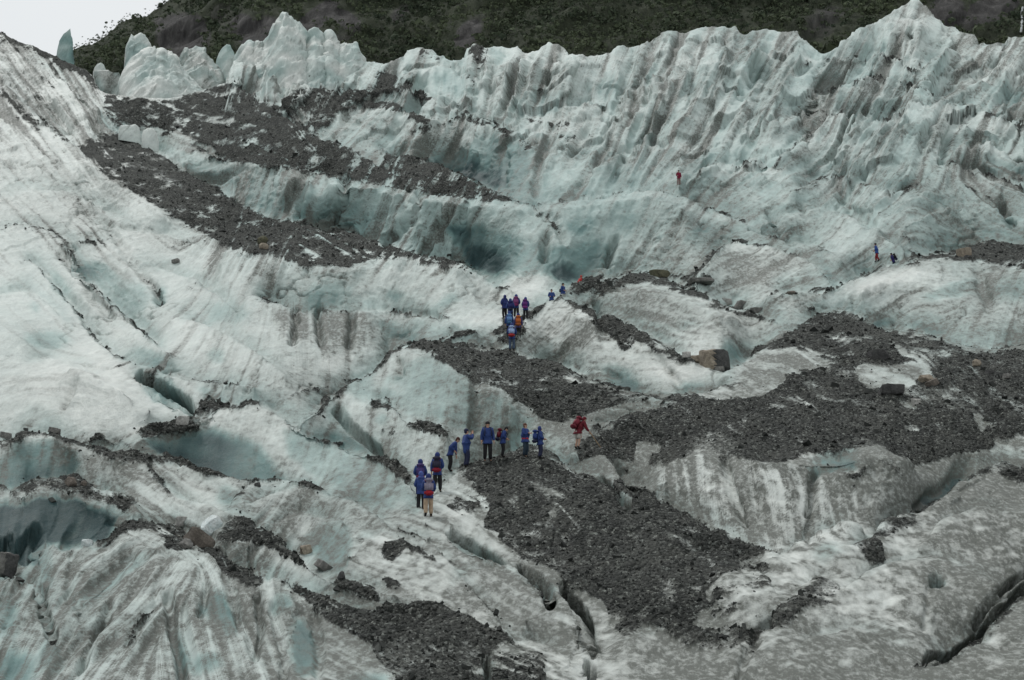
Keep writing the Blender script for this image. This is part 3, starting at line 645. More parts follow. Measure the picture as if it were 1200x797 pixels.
BLUE_P = [
 (.95,[(500,187),(520,175),(545,167),(570,160),(595,160),(610,168),(622,180),(625,200),(610,215),(590,218),(565,212),(540,203),(515,193)]),
 (.85,[(522,267),(537,260),(562,262),(600,275),(650,290),(690,280),(722,285),(712,300),(695,320),(670,322),(655,310),(640,320),(600,320),(570,318),(547,310),(537,292)]),
 (1,[(160,437),(180,437),(200,445),(222,476),(205,468),(185,460),(170,450)]),
 (1,[(165,512),(190,508),(215,505),(235,497),(253,495),(275,505),(300,515),(315,530),(330,555),(320,561),(300,560),(270,553),(240,545),(217,538),(195,530),(175,522)]),
 (.75,[(0,540),(20,520),(40,515),(60,515),(85,530),(95,545),(80,560),(60,562),(40,565),(25,572),(0,570)]),
 (1.25,[(0,585),(27,590),(60,580),(90,582),(120,595),(142,605),(125,635),(95,637),(76,642),(50,633),(45,660),(20,660),(0,640)]),
 (.95,[(702,430),(720,425),(735,435),(750,455),(755,462),(735,457),(715,445)]),
 (.85,[(700,560),(710,565),(717,572),(730,575),(739,587),(735,596),(725,592),(710,575)]),
 (1.1,[(945,540),(960,527),(1004,526),(1004,541),(985,545),(965,547)]),
 (.7,[(350,640),(360,620),(380,610),(405,615),(412,630),(405,655),(395,668),(380,660),(365,645)]),
 (.95,[(230,700),(245,690),(260,690),(272,705),(278,725),(270,745),(255,725),(240,715)]),
 (.85,[(200,717),(212,735),(225,770),(212,790),(205,750)]),
 (.95,[(342,725),(355,720),(368,735),(370,760),(365,785),(346,790),(341,760)]),
 (.6,[(400,500),(430,520),(490,580),(490,600),(430,590),(380,560),(340,530),(330,500)]),
 (.55,[(470,430),(500,415),(540,440),(600,480),(630,500),(600,520),(540,500),(480,480),(430,470)]),
 (.9,[(527,624),(545,628),(570,637),(590,652),(575,655),(555,648),(540,640)]),
 (.7,[(610,661),(650,690),(650,707),(632,697)]),(.6,[(657,686),(689,722),(700,759),(677,715)]),
]
for s, p in BLUE_P: up(BLUE, poly(p), s)
for (u, v, rx, ry, a, s) in [(680,262,18,14,0,1),(665,314,22,12,0,1.25),(735,260,20,10,-50,.75),(820,270,22,9,-30,.75),(1180,250,25,15,0,.6),(1185,105,28,13,0,1),(875,47,30,12,-30,.8),(712,100,14,16,-40,.7),(640,118,22,12,30,.85),(608,128,9,18,0,.75),(402,72,4,11,0,1.2),(530,97,32,13,20,.95),(582,62,14,7,0,.75),(107,312,20,6,0,.9),(118,322,26,12,20,.65),(150,345,25,18,0,.5),(187,345,4,12,10,.8),(265,365,28,12,10,.5),(70,332,7,20,-30,.5),(40,358,5,3,0,.8),(55,397,27,10,0,.6),(175,420,24,9,25,.65),(252,415,10,8,0,.55),(245,458,18,4,25,.6),(395,480,14,10,45,.75),(445,487,8,5,0,.75),(395,557,12,8,0,.9),(425,455,18,14,0,.6),(600,510,9,20,0,.6),(860,410,14,12,0,.8),(652,540,16,8,0,.75),(810,455,16,5,0,.65),(1122,555,10,22,35,.85),(1092,576,22,8,-30,.75),(265,585,12,14,0,.9),(15,782,28,22,0,1.05),(60,770,14,22,0,.8),(242,775,20,12,0,.8),(8,725,14,30,0,.7),(332,700,12,12,0,.75),(120,682,36,9,-40,.65),(150,665,34,8,-40,.6),(52,665,7,34,0,.7),(430,792,22,6,0,.9),(1097,689,7,6,0,1.2),(572,782,6,16,0,.8),(1030,378,16,3,5,1.1),(1090,385,20,4,8,.7),(972,324,14,6,50,.8),(1115,338,34,9,-20,.6),(1180,340,30,14,0,.5),(805,378,16,4,-15,.6),(420,218,10,8,0,.7),(463,344,7,5,0,.9),(440,220,14,8,-60,.7),(525,352,14,5,-35,.7),(460,385,22,8,25,.7),(380,345,30,16,-20,.6),(970,655,16,12,0,.5),(1045,190,30,10,0,.65),(1130,195,40,14,0,.6),(820,205,20,8,0,.6),(900,225,20,14,0,.6),(1000,310,10,5,40,.6),(975,90,16,8,-30,.6),(1095,80,14,10,-40,.8),(870,100,18,40,20,.55),(780,130,20,14,-30,.6),(740,165,20,14,-30,.5),(955,95,14,12,0,.6),(830,180,24,8,-45,.55)]:
    up(BLUE, blob(u, v, rx, ry, a), s)
for (u, v, rx, ry, a) in [(600,340,40,12,0),(615,352,22,8,0),(570,372,26,8,-10),(800,435,40,14,10),(770,440,20,14,0),(100,440,70,40,0),(200,490,50,8,-10),(460,632,20,10,0),(370,690,50,7,30),(330,655,40,8,30),(400,428,30,10,0),(850,193,30,5,-10),(870,287,20,5,0),(545,375,40,5,0),(455,455,22,6,0),(250,590,30,10,30),(230,575,25,8,30),(470,590,10,8,0),(540,600,20,10,30),(580,650,20,5,20),(560,720,10,20,0),(1010,340,50,7,-25),(1050,325,40,8,-15)]:
    cut(DIRT, blob(u, v, rx, ry, a), .75); cut(BLUE, blob(u, v, rx, ry, a), .6)
HALO = blur(DEB, 11.0) * 0.6 + blur(DEB, 4.0) * 0.35
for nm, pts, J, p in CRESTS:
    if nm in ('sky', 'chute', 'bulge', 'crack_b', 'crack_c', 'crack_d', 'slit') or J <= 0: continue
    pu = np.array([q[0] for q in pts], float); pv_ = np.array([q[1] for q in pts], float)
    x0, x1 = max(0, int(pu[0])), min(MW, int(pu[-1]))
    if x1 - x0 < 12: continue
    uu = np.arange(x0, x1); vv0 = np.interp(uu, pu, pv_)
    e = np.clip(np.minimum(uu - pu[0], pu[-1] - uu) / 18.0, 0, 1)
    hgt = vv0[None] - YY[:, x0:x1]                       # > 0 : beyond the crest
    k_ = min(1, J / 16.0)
    foot = np.clip(1 - hgt / (14 + 1.0 * J), 0, 1) * (hgt > 0) * e * k_  # recess shade painted into the ice colour behind each crest, bluer and dirtier
    lip_light = np.clip(1 + hgt / 9.0, 0, 1) * (hgt <= 0) * e * k_  # brighter crest edge painted in for facet contrast: paler, cleaner weathered ice
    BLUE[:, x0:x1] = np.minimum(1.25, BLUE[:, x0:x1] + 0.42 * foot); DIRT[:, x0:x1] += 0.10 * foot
    DIRT[:, x0:x1] *= 1 - 0.45 * lip_light; BLUE[:, x0:x1] *= 1 - 0.5 * lip_light
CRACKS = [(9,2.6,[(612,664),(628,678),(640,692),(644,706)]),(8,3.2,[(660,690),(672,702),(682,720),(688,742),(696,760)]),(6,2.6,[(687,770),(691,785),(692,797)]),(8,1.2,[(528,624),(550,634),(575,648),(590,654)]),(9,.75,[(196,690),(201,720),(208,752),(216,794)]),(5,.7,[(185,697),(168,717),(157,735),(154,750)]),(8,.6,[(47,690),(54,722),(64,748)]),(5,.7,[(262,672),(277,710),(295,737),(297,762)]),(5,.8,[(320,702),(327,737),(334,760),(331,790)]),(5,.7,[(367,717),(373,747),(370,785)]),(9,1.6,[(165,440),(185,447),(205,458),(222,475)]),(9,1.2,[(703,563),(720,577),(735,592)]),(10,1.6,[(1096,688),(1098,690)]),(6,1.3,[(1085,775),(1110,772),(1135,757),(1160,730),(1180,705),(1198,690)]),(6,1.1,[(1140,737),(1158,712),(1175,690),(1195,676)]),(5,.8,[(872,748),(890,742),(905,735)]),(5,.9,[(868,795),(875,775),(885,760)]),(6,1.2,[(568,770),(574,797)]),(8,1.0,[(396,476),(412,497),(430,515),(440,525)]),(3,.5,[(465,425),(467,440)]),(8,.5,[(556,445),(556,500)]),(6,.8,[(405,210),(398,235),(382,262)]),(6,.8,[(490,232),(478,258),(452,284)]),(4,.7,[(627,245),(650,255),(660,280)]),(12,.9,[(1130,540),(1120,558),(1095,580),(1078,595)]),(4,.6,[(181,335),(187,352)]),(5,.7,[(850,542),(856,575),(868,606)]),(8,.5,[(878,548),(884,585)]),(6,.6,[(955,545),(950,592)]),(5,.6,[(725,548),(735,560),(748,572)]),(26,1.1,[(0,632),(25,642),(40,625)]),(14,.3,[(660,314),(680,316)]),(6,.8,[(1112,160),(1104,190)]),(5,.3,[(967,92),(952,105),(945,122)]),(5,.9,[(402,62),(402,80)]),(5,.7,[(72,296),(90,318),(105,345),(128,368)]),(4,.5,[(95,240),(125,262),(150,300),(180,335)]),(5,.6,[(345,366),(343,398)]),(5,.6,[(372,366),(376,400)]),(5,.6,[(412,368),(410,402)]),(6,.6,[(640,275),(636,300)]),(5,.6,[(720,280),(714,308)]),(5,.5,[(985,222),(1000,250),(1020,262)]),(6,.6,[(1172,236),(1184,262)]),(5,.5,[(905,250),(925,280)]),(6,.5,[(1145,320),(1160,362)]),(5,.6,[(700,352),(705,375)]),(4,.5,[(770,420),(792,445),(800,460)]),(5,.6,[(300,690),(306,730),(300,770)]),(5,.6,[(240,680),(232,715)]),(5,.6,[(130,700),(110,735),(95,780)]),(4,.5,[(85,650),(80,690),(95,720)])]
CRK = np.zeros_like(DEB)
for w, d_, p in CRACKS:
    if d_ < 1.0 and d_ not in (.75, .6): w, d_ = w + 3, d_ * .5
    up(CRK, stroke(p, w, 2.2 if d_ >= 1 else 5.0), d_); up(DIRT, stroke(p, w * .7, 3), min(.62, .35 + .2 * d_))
HOLLOW = blur(np.clip(BLUE - upscale(num[1] / den) - 0.05, 0, 1), 8.0)
GROOVE = np.zeros_like(DEB)
for w, s, p in DIRT_S: up(GROOVE, stroke(p, w * .8, 3), s)
GROOVE = blur(GROOVE, 1.5); CRK = blur(CRK, 0.9)
DEB = blur(DEB, 2.2); DIRT = blur(DIRT, 3.0); BLUE = blur(BLUE, 3.2)

# ------------------------------------------------------------------ build the glacier sheet
cols = np.concatenate([np.linspace(-480, -25, 60, endpoint=False), np.arange(-25, 1226, 1.34), np.linspace(1232, 1680, 60)])
mir = np.where(cols < 0, -cols, np.where(cols > 1200, 2400 - cols, cols))     # beyond the picture the ground goes on alike
NC, NR = len(cols), 900
sf = np.arange(-80, 1000.01, 0.5)[::-1]
Rg = np.empty((NR, NC)); Vg = np.empty((NR, NC)); Sg = np.empty((NR, NC))
ci = (mir - FU[0]) / 2.0; c0 = np.clip(ci.astype(int), 0, nu - 2); cf = ci - c0
fine_idx = (sf - FS[0])
i0 = np.clip(fine_idx.astype(int), 0, ns - 2); fr = fine_idx - i0
Fc = F[:, c0] * (1 - cf) + F[:, c0 + 1] * cf
Ff = Fc[i0] * (1 - fr)[:, None] + Fc[i0 + 1] * fr[:, None]
Vf = sf[:, None] + Ff
dv = np.abs(np.diff(Vf, axis=0)); wrow = np.hypot(-np.diff(np.minimum.accumulate(Vf, 0), axis=0), 0.12) + 0.10 * dv
damp = np.where(sf[1:] > 825, 0.12, 1.0)[:, None] * np.where(sf[1:, None] < np.interp(mir, FU, vs)[None] - 5, 0.12, 1.0)
wrow = wrow * damp
cdf = np.concatenate([np.zeros((1, NC)), np.cumsum(wrow, 0)])
cdf /= cdf[-1:]
for _ in range(2):
    q = np.pad(cdf, ((0, 0), (8, 8)), mode='edge'); q = np.cumsum(np.pad(q, ((0, 0), (1, 0))), 1); cdf = (q[:, 17:] - q[:, :-17]) / 17
tt = np.linspace(0, 1, NR)
for c in range(NC):
    Sg[:, c] = np.interp(tt, cdf[:, c], sf)
    Vg[:, c] = np.interp(Sg[:, c][::-1], sf[::-1], Vf[::-1, c])[::-1]
Rg = R0(Sg)
P = at(cols[None, :].repeat(NR, 0), Vg, Rg)
vis_v = np.minimum.accumulate(Vg, axis=0)         # what one stands on behind a crest is the crest's own cover
def normals(P):
    a = np.gradient(P, axis=1); b = np.gradient(P, axis=0)
    n = np.cross(a, b); n /= np.linalg.norm(n, axis=-1, keepdims=True) + 1e-9
    return n
# grain direction of the ice (degrees, image sense) at survey points
GUIDE = [(60,110,42),(40,60,38),(110,250,30),(60,330,35),(150,330,40),(100,470,-12),(220,350,-40),(230,420,-50),(330,220,-60),(450,250,-58),(520,260,-55),(400,330,-60),(500,350,-45),(620,290,-50),(700,270,-58),(800,280,-50),(640,90,-70),(560,110,-80),(800,110,-66),(860,130,-62),(920,100,-60),(740,150,-68),(700,200,-58),(800,190,-45),(1000,60,-50),(1070,40,-60),(1150,80,-50),(1050,150,-40),(1000,170,-50),(1100,180,-75),(900,240,-30),(1050,250,-20),(1150,240,30),(330,60,-62),(400,90,-65),(300,90,-65),(440,150,-50),(570,190,-58),(380,380,85),(470,450,-80),(560,480,-80),(640,390,-40),(760,370,25),(800,430,10),(880,310,-25),(1000,330,-20),(1120,340,-20),(1150,370,-70),(430,570,-60),(280,530,-70),(60,550,-80),(200,600,35),(250,590,30),(350,620,-45),(470,640,20),(120,690,-42),(180,700,-45),(60,720,-60),(230,740,75),(300,740,70),(400,760,25),(550,690,30),(640,740,20),(620,600,25),(700,630,25),(800,650,20),(860,570,82),(960,590,80),(800,560,80),(1000,680,0),(1150,620,-8),(1100,740,-20),(850,760,-25),(900,500,20),(1000,480,22),(1120,480,30),(620,450,15),(700,470,15),(200,140,25),(320,165,32),(400,290,22),(200,220,35)]
gx, gy = np.meshgrid(np.arange(0, MW + 20, 20.0), np.arange(0, MH + 20, 20.0))
cx = 0; sx = 0
for (u, v, a) in GUIDE:
    w = 1.0 / ((gx - u) ** 2 + (gy - v) ** 2 + 400) ** 2
    cx = cx + w * math.cos(2 * math.radians(a)); sx = sx + w * math.sin(2 * math.radians(a))
mu = np.clip(mir, 0, MW - 1.001)[None, :].repeat(NR, 0)
mv = np.clip(vis_v, 0, MH - 1.001)
gi, gj = mv / 20, mu / 20; y0 = gi.astype(int); x0 = gj.astype(int); fy = gi - y0; fx = gj - x0
def gl(G): return G[y0, x0] * (1 - fy) * (1 - fx) + G[y0 + 1, x0] * fy * (1 - fx) + G[y0, x0 + 1] * (1 - fy) * fx + G[y0 + 1, x0 + 1] * fy * fx
ang = 0.5 * np.arctan2(gl(sx), gl(cx))
dc = (np.cos(ang) / 1.34).astype(np.float32); dr = (np.sin(ang) * -1.15).astype(np.float32)   # rows run away from the viewer
CI, RI = np.meshgrid(np.arange(NC, dtype=np.float32), np.arange(NR, dtype=np.float32))
def lic(src, steps, h):
    acc = src.copy(); wsum = 1.0
    for sgn in (1, -1):
        pc, pr = CI.copy(), RI.copy(); ddc, ddr = dc * sgn, dr * sgn
        for k in range(steps):
            pc += ddc * h; pr += ddr * h
            ic = np.clip(np.rint(pc), 0, NC - 1).astype(np.int32); ir = np.clip(np.rint(pr), 0, NR - 1).astype(np.int32)
            idx = ir * NC + ic
            nd, ne = dc.ravel()[idx] * sgn, dr.ravel()[idx] * sgn
            fl = np.sign(nd * ddc + ne * ddr); fl[fl == 0] = 1
            ddc, ddr = nd * fl, ne * fl
            w = 0.5 + 0.5 * math.cos(math.pi * (k + 1) / (steps + 1)); wsum += w
            acc += w * src.ravel()[idx]
    acc /= wsum; acc -= acc.mean(); return acc / acc.std()
white = rng.normal(size=(NR, NC)).astype(np.float32)
q = np.pad(white, 2, mode='edge'); med = sum(q[i:i + NR, j:j + NC] for i in range(5) for j in range(5)) / 5
st_f = lic(white, 16, 1.4)
st_m = lic(med, 26, 2.4)
def soft_noise(cell):
    G = rng.normal(size=(NR // cell + 2, NC // cell + 2)).astype(np.float32)
    by, bx = RI / cell, CI / cell; b0 = by.astype(int); a0 = bx.astype(int); fb = by - b0; fa = bx - a0
    fb = fb * fb * (3 - 2 * fb); fa = fa * fa * (3 - 2 * fa)
    return (G[b0, a0] * (1 - fb) * (1 - fa) + G[b0 + 1, a0] * fb * (1 - fa) + G[b0, a0 + 1] * (1 - fb) * fa + G[b0 + 1, a0 + 1] * fb * fa).astype(np.float32)
st_b = lic(soft_noise(8), 16, 4.0)
st_l = np.clip(lic(soft_noise(22), 14, 7.0), -2.0, 2.0); st_b = np.clip(st_b, -2.4, 2.4)

# world-space noise, scaled to the distance at hand
PN = P * np.array([1, .32, 1])
n8 = fbm(PN, 9.0, 2); n2 = fbm(PN, 2.6, 2, off=31.0); n07 = fbm(PN, 0.9, 2, off=7.0); rd = fbm(P, 5.0, 3, off=3.0, ridged=True)
wob = 3.2
lu = np.clip(mu + wob * (n2 * 0.8 + n07 * 0.7), 0, MW - 1.001); lv = np.clip(mv + wob * (np.roll(n2, 37, 1) * 0.7 + np.roll(n07, 51, 1) * 0.7), 0, MH - 1.001)
ly = lv.astype(int); lx = lu.astype(int)
deb = DEB[ly, lx]; dirt = DIRT[ly, lx]; blue = BLUE[ly, lx]  # dirt and blue also carry the painted crest shade
far = np.clip(Rg / 120, 0.5, 2.6)
lowl = smooth(560, 680, mv) * smooth(420, 250, mu)
wallz = smooth(180, 215, mv) * smooth(340, 300, mv) * smooth(200, 260, mu) * smooth(640, 560, mu)
lim = 228 + 40 * smooth(560, 720, mu) + 25 * smooth(930, 1000, mu)
upper = smooth(0, 1, (lim - mv) / 130) * smooth(180, 330, mu)
ulft = smooth(230, 150, mv) * smooth(190, 110, mu)
lowr_ = smooth(500, 580, mv) * smooth(640, 740, mu)
sw = np.clip(0.34 - .22 * lowr_ + 0.66 * upper + 0.5 * lowl + 0.6 * wallz + .6 * ulft + .42 * smooth(532, 548, mv) * smooth(655, 620, mv) * smooth(740, 780, mu) * smooth(1030, 980, mu), 0, 1)
d0 = deb
n4d = fbm(PN, 4.5, 2, off=77.0)
swd = 0.35 + .65 * sw
deb = deb + np.where(deb > 0.03, 1, 0) * (0.26 * n07 + 0.26 * n2 + swd * (0.10 * st_f + 0.09 * st_m))
deb = smooth(0.22, 0.80, deb) * np.clip(0.66 + 0.36 * n2 + 0.34 * n07 + 0.42 * n4d + swd * (0.12 * st_m + 0.10 * st_f) + 0.55 * np.clip(d0 - .5, 0, 1), 0, 1)
far = np.clip(Rg / 120, 0.5, 2.6)
lim = 228 + 40 * smooth(560, 720, mu) + 25 * smooth(930, 1000, mu)
upper = smooth(0, 1, (lim - mv) / 130) * smooth(180, 330, mu)
ulft = smooth(230, 150, mv) * smooth(190, 110, mu)
lowl = smooth(560, 680, mv) * smooth(420, 250, mu)
wallz = smooth(180, 215, mv) * smooth(340, 300, mv) * smooth(200, 260, mu) * smooth(640, 560, mu)
n4 = fbm(PN, 4.5, 3, off=61.0)
n03 = fbm(PN, 0.4, 2, off=91.0)
n20 = fbm(P, 22.0, 2, off=23.0)
mndd = fbm(PN, 5.5, 3, off=55.0)
patchy = np.clip(0.8 + 0.9 * n20 + 0.6 * n8, 0.05, 1.9)
groove = smooth(1.0, 1.9, st_m + 0.35 * st_b) * patchy          # narrow dirty runnels between the fins
groove_b = smooth(0.8, 1.9, st_b + 0.5 * st_l) * patchy
grain = sw * (0.35 * st_f + 0.35 * st_m + 0.45 * st_b)
lines = smooth(0.05, 0.0, np.abs(fbm(PN * np.array([1, 1, 1.2]), 8.0, 4, gain=.55, off=43.0))) * smooth(0.0, 0.5, n8 + 0.35 * n2)
halo = HALO[ly, lx]
lowr = smooth(430, 560, mv) * smooth(500, 640, mu)
def smear(src, steps, h):
    acc = src.copy(); pc, pr = CI.copy(), RI.copy(); wsum = 1.0
    for sgn in (1, -1):
        pc, pr = CI.copy(), RI.copy()
        for k in range(steps):
            pc += dc * h * sgn; pr += dr * h * sgn
            ic = np.clip(np.rint(pc), 0, NC - 1).astype(np.int32); ir = np.clip(np.rint(pr), 0, NR - 1).astype(np.int32)
            w = 1 - (k + 1) / (steps + 1); wsum += w; acc += w * src[ir, ic]
    return acc / wsum
smr = smear((deb * np.clip(0.7 + .5 * st_b, 0, 2)).astype(np.float32), 12, 3.0)
lowz = smooth(470, 600, mv)
dirt = dirt * 1.32 + 0.5 * halo * (1 - deb) + 0.55 * smr * np.clip(0.8 + .5 * st_m, 0, 2) * (1 - deb) + 0.05 + 0.19 * lowr + 0.09 * lowz
speck = np.clip(n03 * 1.1 + n07 * 0.7 + 0.4 * sw * st_f - 0.2, 0, 2)
fine_l = smooth(0.9, 2.2, st_f) * patchy
dirt = dirt * np.clip(0.80 + 0.75 * grain + 0.5 * n8 + 0.32 * n4 + 0.26 * n07 + 0.42 * n03, 0.05, 2.6)
dirt += 0.34 * lowr * smooth(0.02, -.5, mndd)
dirt += sw * (0.75 * groove + 0.28 * groove_b + 0.22 * fine_l) * (1 - .3 * upper) + 0.36 * lines + 0.30 * speck * np.clip(dirt * 2.2, .12, 1)
blue = np.clip(blue * (1 - .28 * upper) * (1.08 + 0.22 * n2 - 0.05 * grain + 0.4 * n8 + 0.2 * n4) - 0.06 * np.clip(grain, 0, 3), 0, 1.4) / 1.4
dirt = np.clip(dirt * (1 - .88 * smooth(.55, .95, blue)), 0, 0.95)

nrm = normals(P)
icy = 1 - deb
mod = np.clip(0.75 + 0.7 * n8 + 0.5 * n2, 0.1, 2.0)
warp = P + np.stack([n2, np.roll(n2, 40, 1), np.roll(n2, 40, 0)], -1) * .8
lean = np.where(mu > 560, .52, .40) * (1 - lowl) + lowl * .5
ac, al = warp[..., 0] * .86 - warp[..., 2] * lean, warp[..., 0] * .5 + warp[..., 2] * .86
Wb = np.stack([ac, warp[..., 1] * .25, al * .26], -1)
bk1, e1 = blocks(Wb, 5.2, (1, 1, 1), 1)
bk2, e2 = blocks(Wb, 2.3, (1, 1, 1), 2)
crestn = fbm(PN, 6.5, 4, gain=.52, off=13.0, ridged=True)
sw2 = 1.0
low = 0.6 * smooth(400, 500, mv)
fr = np.clip(0.12 + 0.75 * upper + 0.30 * lowl + 0.3 * wallz * 0 + .15 * ulft + .10 * lowr, 0, 1)
amp_l = 0.03 + 0.27 * upper + 0.20 * lowl + 0.09 * wallz + 0.10 * ulft
amp_b = 0.01 + 0.19 * upper + 0.10 * lowl + 0.06 * wallz + 0.06 * ulft
disp = icy * far * mod * sw2 * (-amp_l * (1.5 * np.abs(st_l + 0.3 * st_b) - 1.2) - amp_b * (1.4 * np.abs(st_b) - 1.1))
disp -= icy * far * np.clip(sw - .2, 0, 1) * (0.10 * groove + 0.12 * groove_b)
mnd = fbm(PN, 5.5, 3, off=55.0)
disp += far * lowr * (0.85 * np.abs(mnd) ** .8 * np.where(mnd > 0, 1, -.6))
disp += far * low * (0.55 * n8 + 0.6 * n20)
disp += icy * fr * (0.42 * far * bk1 + 0.09 * far * bk2)
deep = icy * far * 0.16 * n4 + far * (0.75 * n8 + 0.9 * n20)     # broad swells
disp += icy * far * (1 - .6 * upper) * (0.03 * n4 + 0.045 * n07 + 0.03 * n03 - 0.05 * speck) + icy * far * (0.12 + .08 * lowr) * (1 - .6 * upper) * (crestn * np.abs(crestn) * .5 - .5) - 0.14 * far * lines * icy
hol = HOLLOW[ly, lx]; gro = GROOVE[ly, lx]
disp += icy * far * (-0.5 * hol - 0.42 * gro) - far * CRK[ly, lx]
disp += deb * (0.10 * rd + 0.08 * n07 + 0.10 * n2 + 0.04 * n03)
disp *= np.clip((Sg - np.interp(mir, FU, vs)[None]) / 45 + 0.25, 0.2, 1)
lowf = np.clip((Sg - np.interp(mir, FU, vs)[None]) / 45 + 0.25, 0.2, 1)
swell = P / np.linalg.norm(P[..., :2], axis=-1)[..., None]
P = P + nrm * disp[..., None] + swell * (deep * lowf)[..., None]
PU, PV = project(P)

# ground between the glacier foot and the viewer
near_n = 24
near_R = np.linspace(3.0, Rg[0].mean(), near_n, endpoint=False)
a_, b_, c_ = ray(cols, np.full(NC, 1000.0))
NP = np.empty((near_n, NC, 3))
for i, r in enumerate(near_R):
    t = (r / near_R[-1])
    NP[i, :, 0] = a_ * r; NP[i, :, 1] = b_ * r; NP[i, :, 2] = P[0, :, 2] * t ** 0.5 * 0.97
allP = np.concatenate([NP, P], 0)
frc = np.clip(0.1 + .9 * upper + .3 * lowl + .2 * lowr, 0, 1) * icy
dirt = np.clip(dirt + 0.30 * frc * smooth(.10, .0, e1) * patchy + .16 * frc * smooth(.09, 0, e2) * patchy, 0, .95)
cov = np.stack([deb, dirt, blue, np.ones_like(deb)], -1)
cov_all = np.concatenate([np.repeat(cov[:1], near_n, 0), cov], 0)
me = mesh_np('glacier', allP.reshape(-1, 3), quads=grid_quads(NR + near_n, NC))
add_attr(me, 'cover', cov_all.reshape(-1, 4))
glacier = link('glacier', me, M_ICE)
glacier['kind'] = 'structure'; glacier['label'] = 'crevassed white and blue glacier striped with grey gravel'

VISMIN = np.minimum.accumulate(PV, axis=0)
def ground(u, v):
    """nearest glacier point seen at photograph coordinate (u, v)"""
    c = int(np.argmin(np.abs(cols - u)))
    r = int(np.argmax(PV[:, c] <= v)) if (PV[:, c] <= v).any() else NR - 1
    return Vector(P[r, c]), Vector(nrm[r, c]), r, c
# ------------------------------------------------------------------ ice pinnacles standing on the skyline
def pinnacle(name, outline, base, R, depth, label, cover, lean=0.0, seed=0, parent=None):
    """an ice tower: silhouette (u, v) from left to right over the base line, built as a closed body with depth"""
    nx, nh = max(84, int((outline[-1][0] - outline[0][0]) * 1.1)), 46
    pu = np.array([q[0] for q in outline], float); pv = np.array([q[1] for q in outline], float)
    us = np.linspace(pu[0], pu[-1], nx); top = np.interp(us, pu, pv)
    bot = np.interp(us, [pu[0], pu[-1]], base)
    x = np.linspace(-1, 1, nx); wid = np.sqrt(np.clip(1 - x ** 2, 0.0, 1)) * 0.9 + 0.1
    th = np.linspace(-1, 1, 2 * nh + 1)                    # front foot - top - back foot
    h = 1 - np.abs(th)
    V = np.empty((2 * nh + 1, nx, 3))
    for j, t in enumerate(th):
        y = np.sign(t) * depth * wid * (1 - h[j] ** 1.25)
        v = bot + (top - bot) * (h[j] ** 0.92)
        V[j] = at(us, v, R + y + lean * h[j])
    c = V.mean((0, 1))
    n = normals(V)
    s = R / 330.0
    Q = np.stack([V[..., 0] - .55 * V[..., 2], V[..., 1], V[..., 2] * .13], -1)
    fl = fbm(Q, 1.7, 3, off=seed + 9., ridged=True)
    bk, be = blocks(Q * np.array([1, 1, 1.1]), 3.0, (1, 1, 1), 5)
    d = 0.34 * bk + 0.45 * fbm(V, 7.0, 3, off=seed) - 0.36 * fl + 0.16 * fbm(V, 2.2, 3, off=seed + 3.)
    stria = fbm(np.stack([Q[..., 0] * 1.6, Q[..., 1] * .4, Q[..., 2] * .5], -1), 1.1, 3, off=seed + 21.)
    sgn = -1.0
    d = d * min(1.0, (pu[-1] - pu[0]) * R / FPX / 9.0)
    fade = np.clip((V[..., 2] - V[..., 2].min()) / 2 + .2, 0, 1)
    V = V + n * (d * sgn * s * fade * np.clip(wid, 0.25, 1))[..., None]
    body = mesh_np(name, V.reshape(-1, 3) - V[:, :, :].reshape(-1, 3).mean(0), quads=grid_quads(2 * nh + 1, nx))
    dirtm = np.clip(cover[0] * (0.8 + 0.9 * fbm(V * np.array([1.6, 1, .5]), 3.0, 3, off=seed + 5.)) + .02 + (.5 * smooth(.2, .8, stria) + .25 * smooth(1.0, 1.8, fl)) * min(1, cover[0] * 7) , 0, .9)
    blu = np.clip(.8 * cover[1] * (0.9 + 1.5 * fbm(V, 5.0, 2, off=seed + 8.)), 0, 1.2) / 1.4
    cv_ = np.stack([0 * dirtm + cover[2] * smooth(.75, 1, 1 - np.abs(np.linspace(-1, 1, 2 * nh + 1)))[:, None], dirtm, blu, dirtm * 0 + 1], -1)
    add_attr(body, 'cover', cv_.reshape(-1, 4))
    o = link(name, body, M_ICE, parent)
    o.location = V.reshape(-1, 3).mean(0)
    if parent is None: tag(o, label, 'ice pinnacle', 'ice pinnacles along the skyline')
    return o
pinnacle('ice_pinnacle', [(66,66),(67,60),(69,48),(74,40),(79,35.5),(82.5,33.5),(84.5,45),(85.5,60),(87,72)], (72,80), 400, 1.6, 'lone pale blue ice fin standing against the sky above the left slope', (.04, .75, 0), seed=1.)
pinnacle('ice_pinnacle', [(145,90),(147,74),(149,55),(152,45),(154,40),(157,44),(163,39.5),(167,41),(173,47),(178,56),(179,70)], (96,96), 354, 5.0, 'square topped pale ice tower rising behind the white rounded ice dome', (.08, .6, 0), seed=2.)
pinnacle('ice_pinnacle', [(137,112),(139,104),(141,92),(146,84),(154,73),(163,66),(175,57),(183,59),(189,57),(194,63),(205,69),(210,75),(219,85),(228,95),(240,107)], (121,116), 326, 12.0, 'broad white rounded ice dome right of the small dark ice block', (.10, .28, 0), seed=3.)
pinnacle('ice_pinnacle', [(205,90),(209,72),(213,62),(217,57),(225,57),(231,55),(235,54),(240,55),(241,62),(250,73),(258,84),(264,96)], (112,106), 340, 9.0, 'grey streaked ice wedge leaning between the white dome and blue spike', (.38, .35, 0), seed=4.)
pinnacle('ice_pinnacle', [(252,84),(254,73),(257,63),(261,57),(266,52),(269.5,53.5),(273,62),(277,76),(280,90)], (102,100), 350, 3.0, 'narrow pale blue ice spike left of the tallest jagged ice peak', (.05, .55, 0), seed=5.)
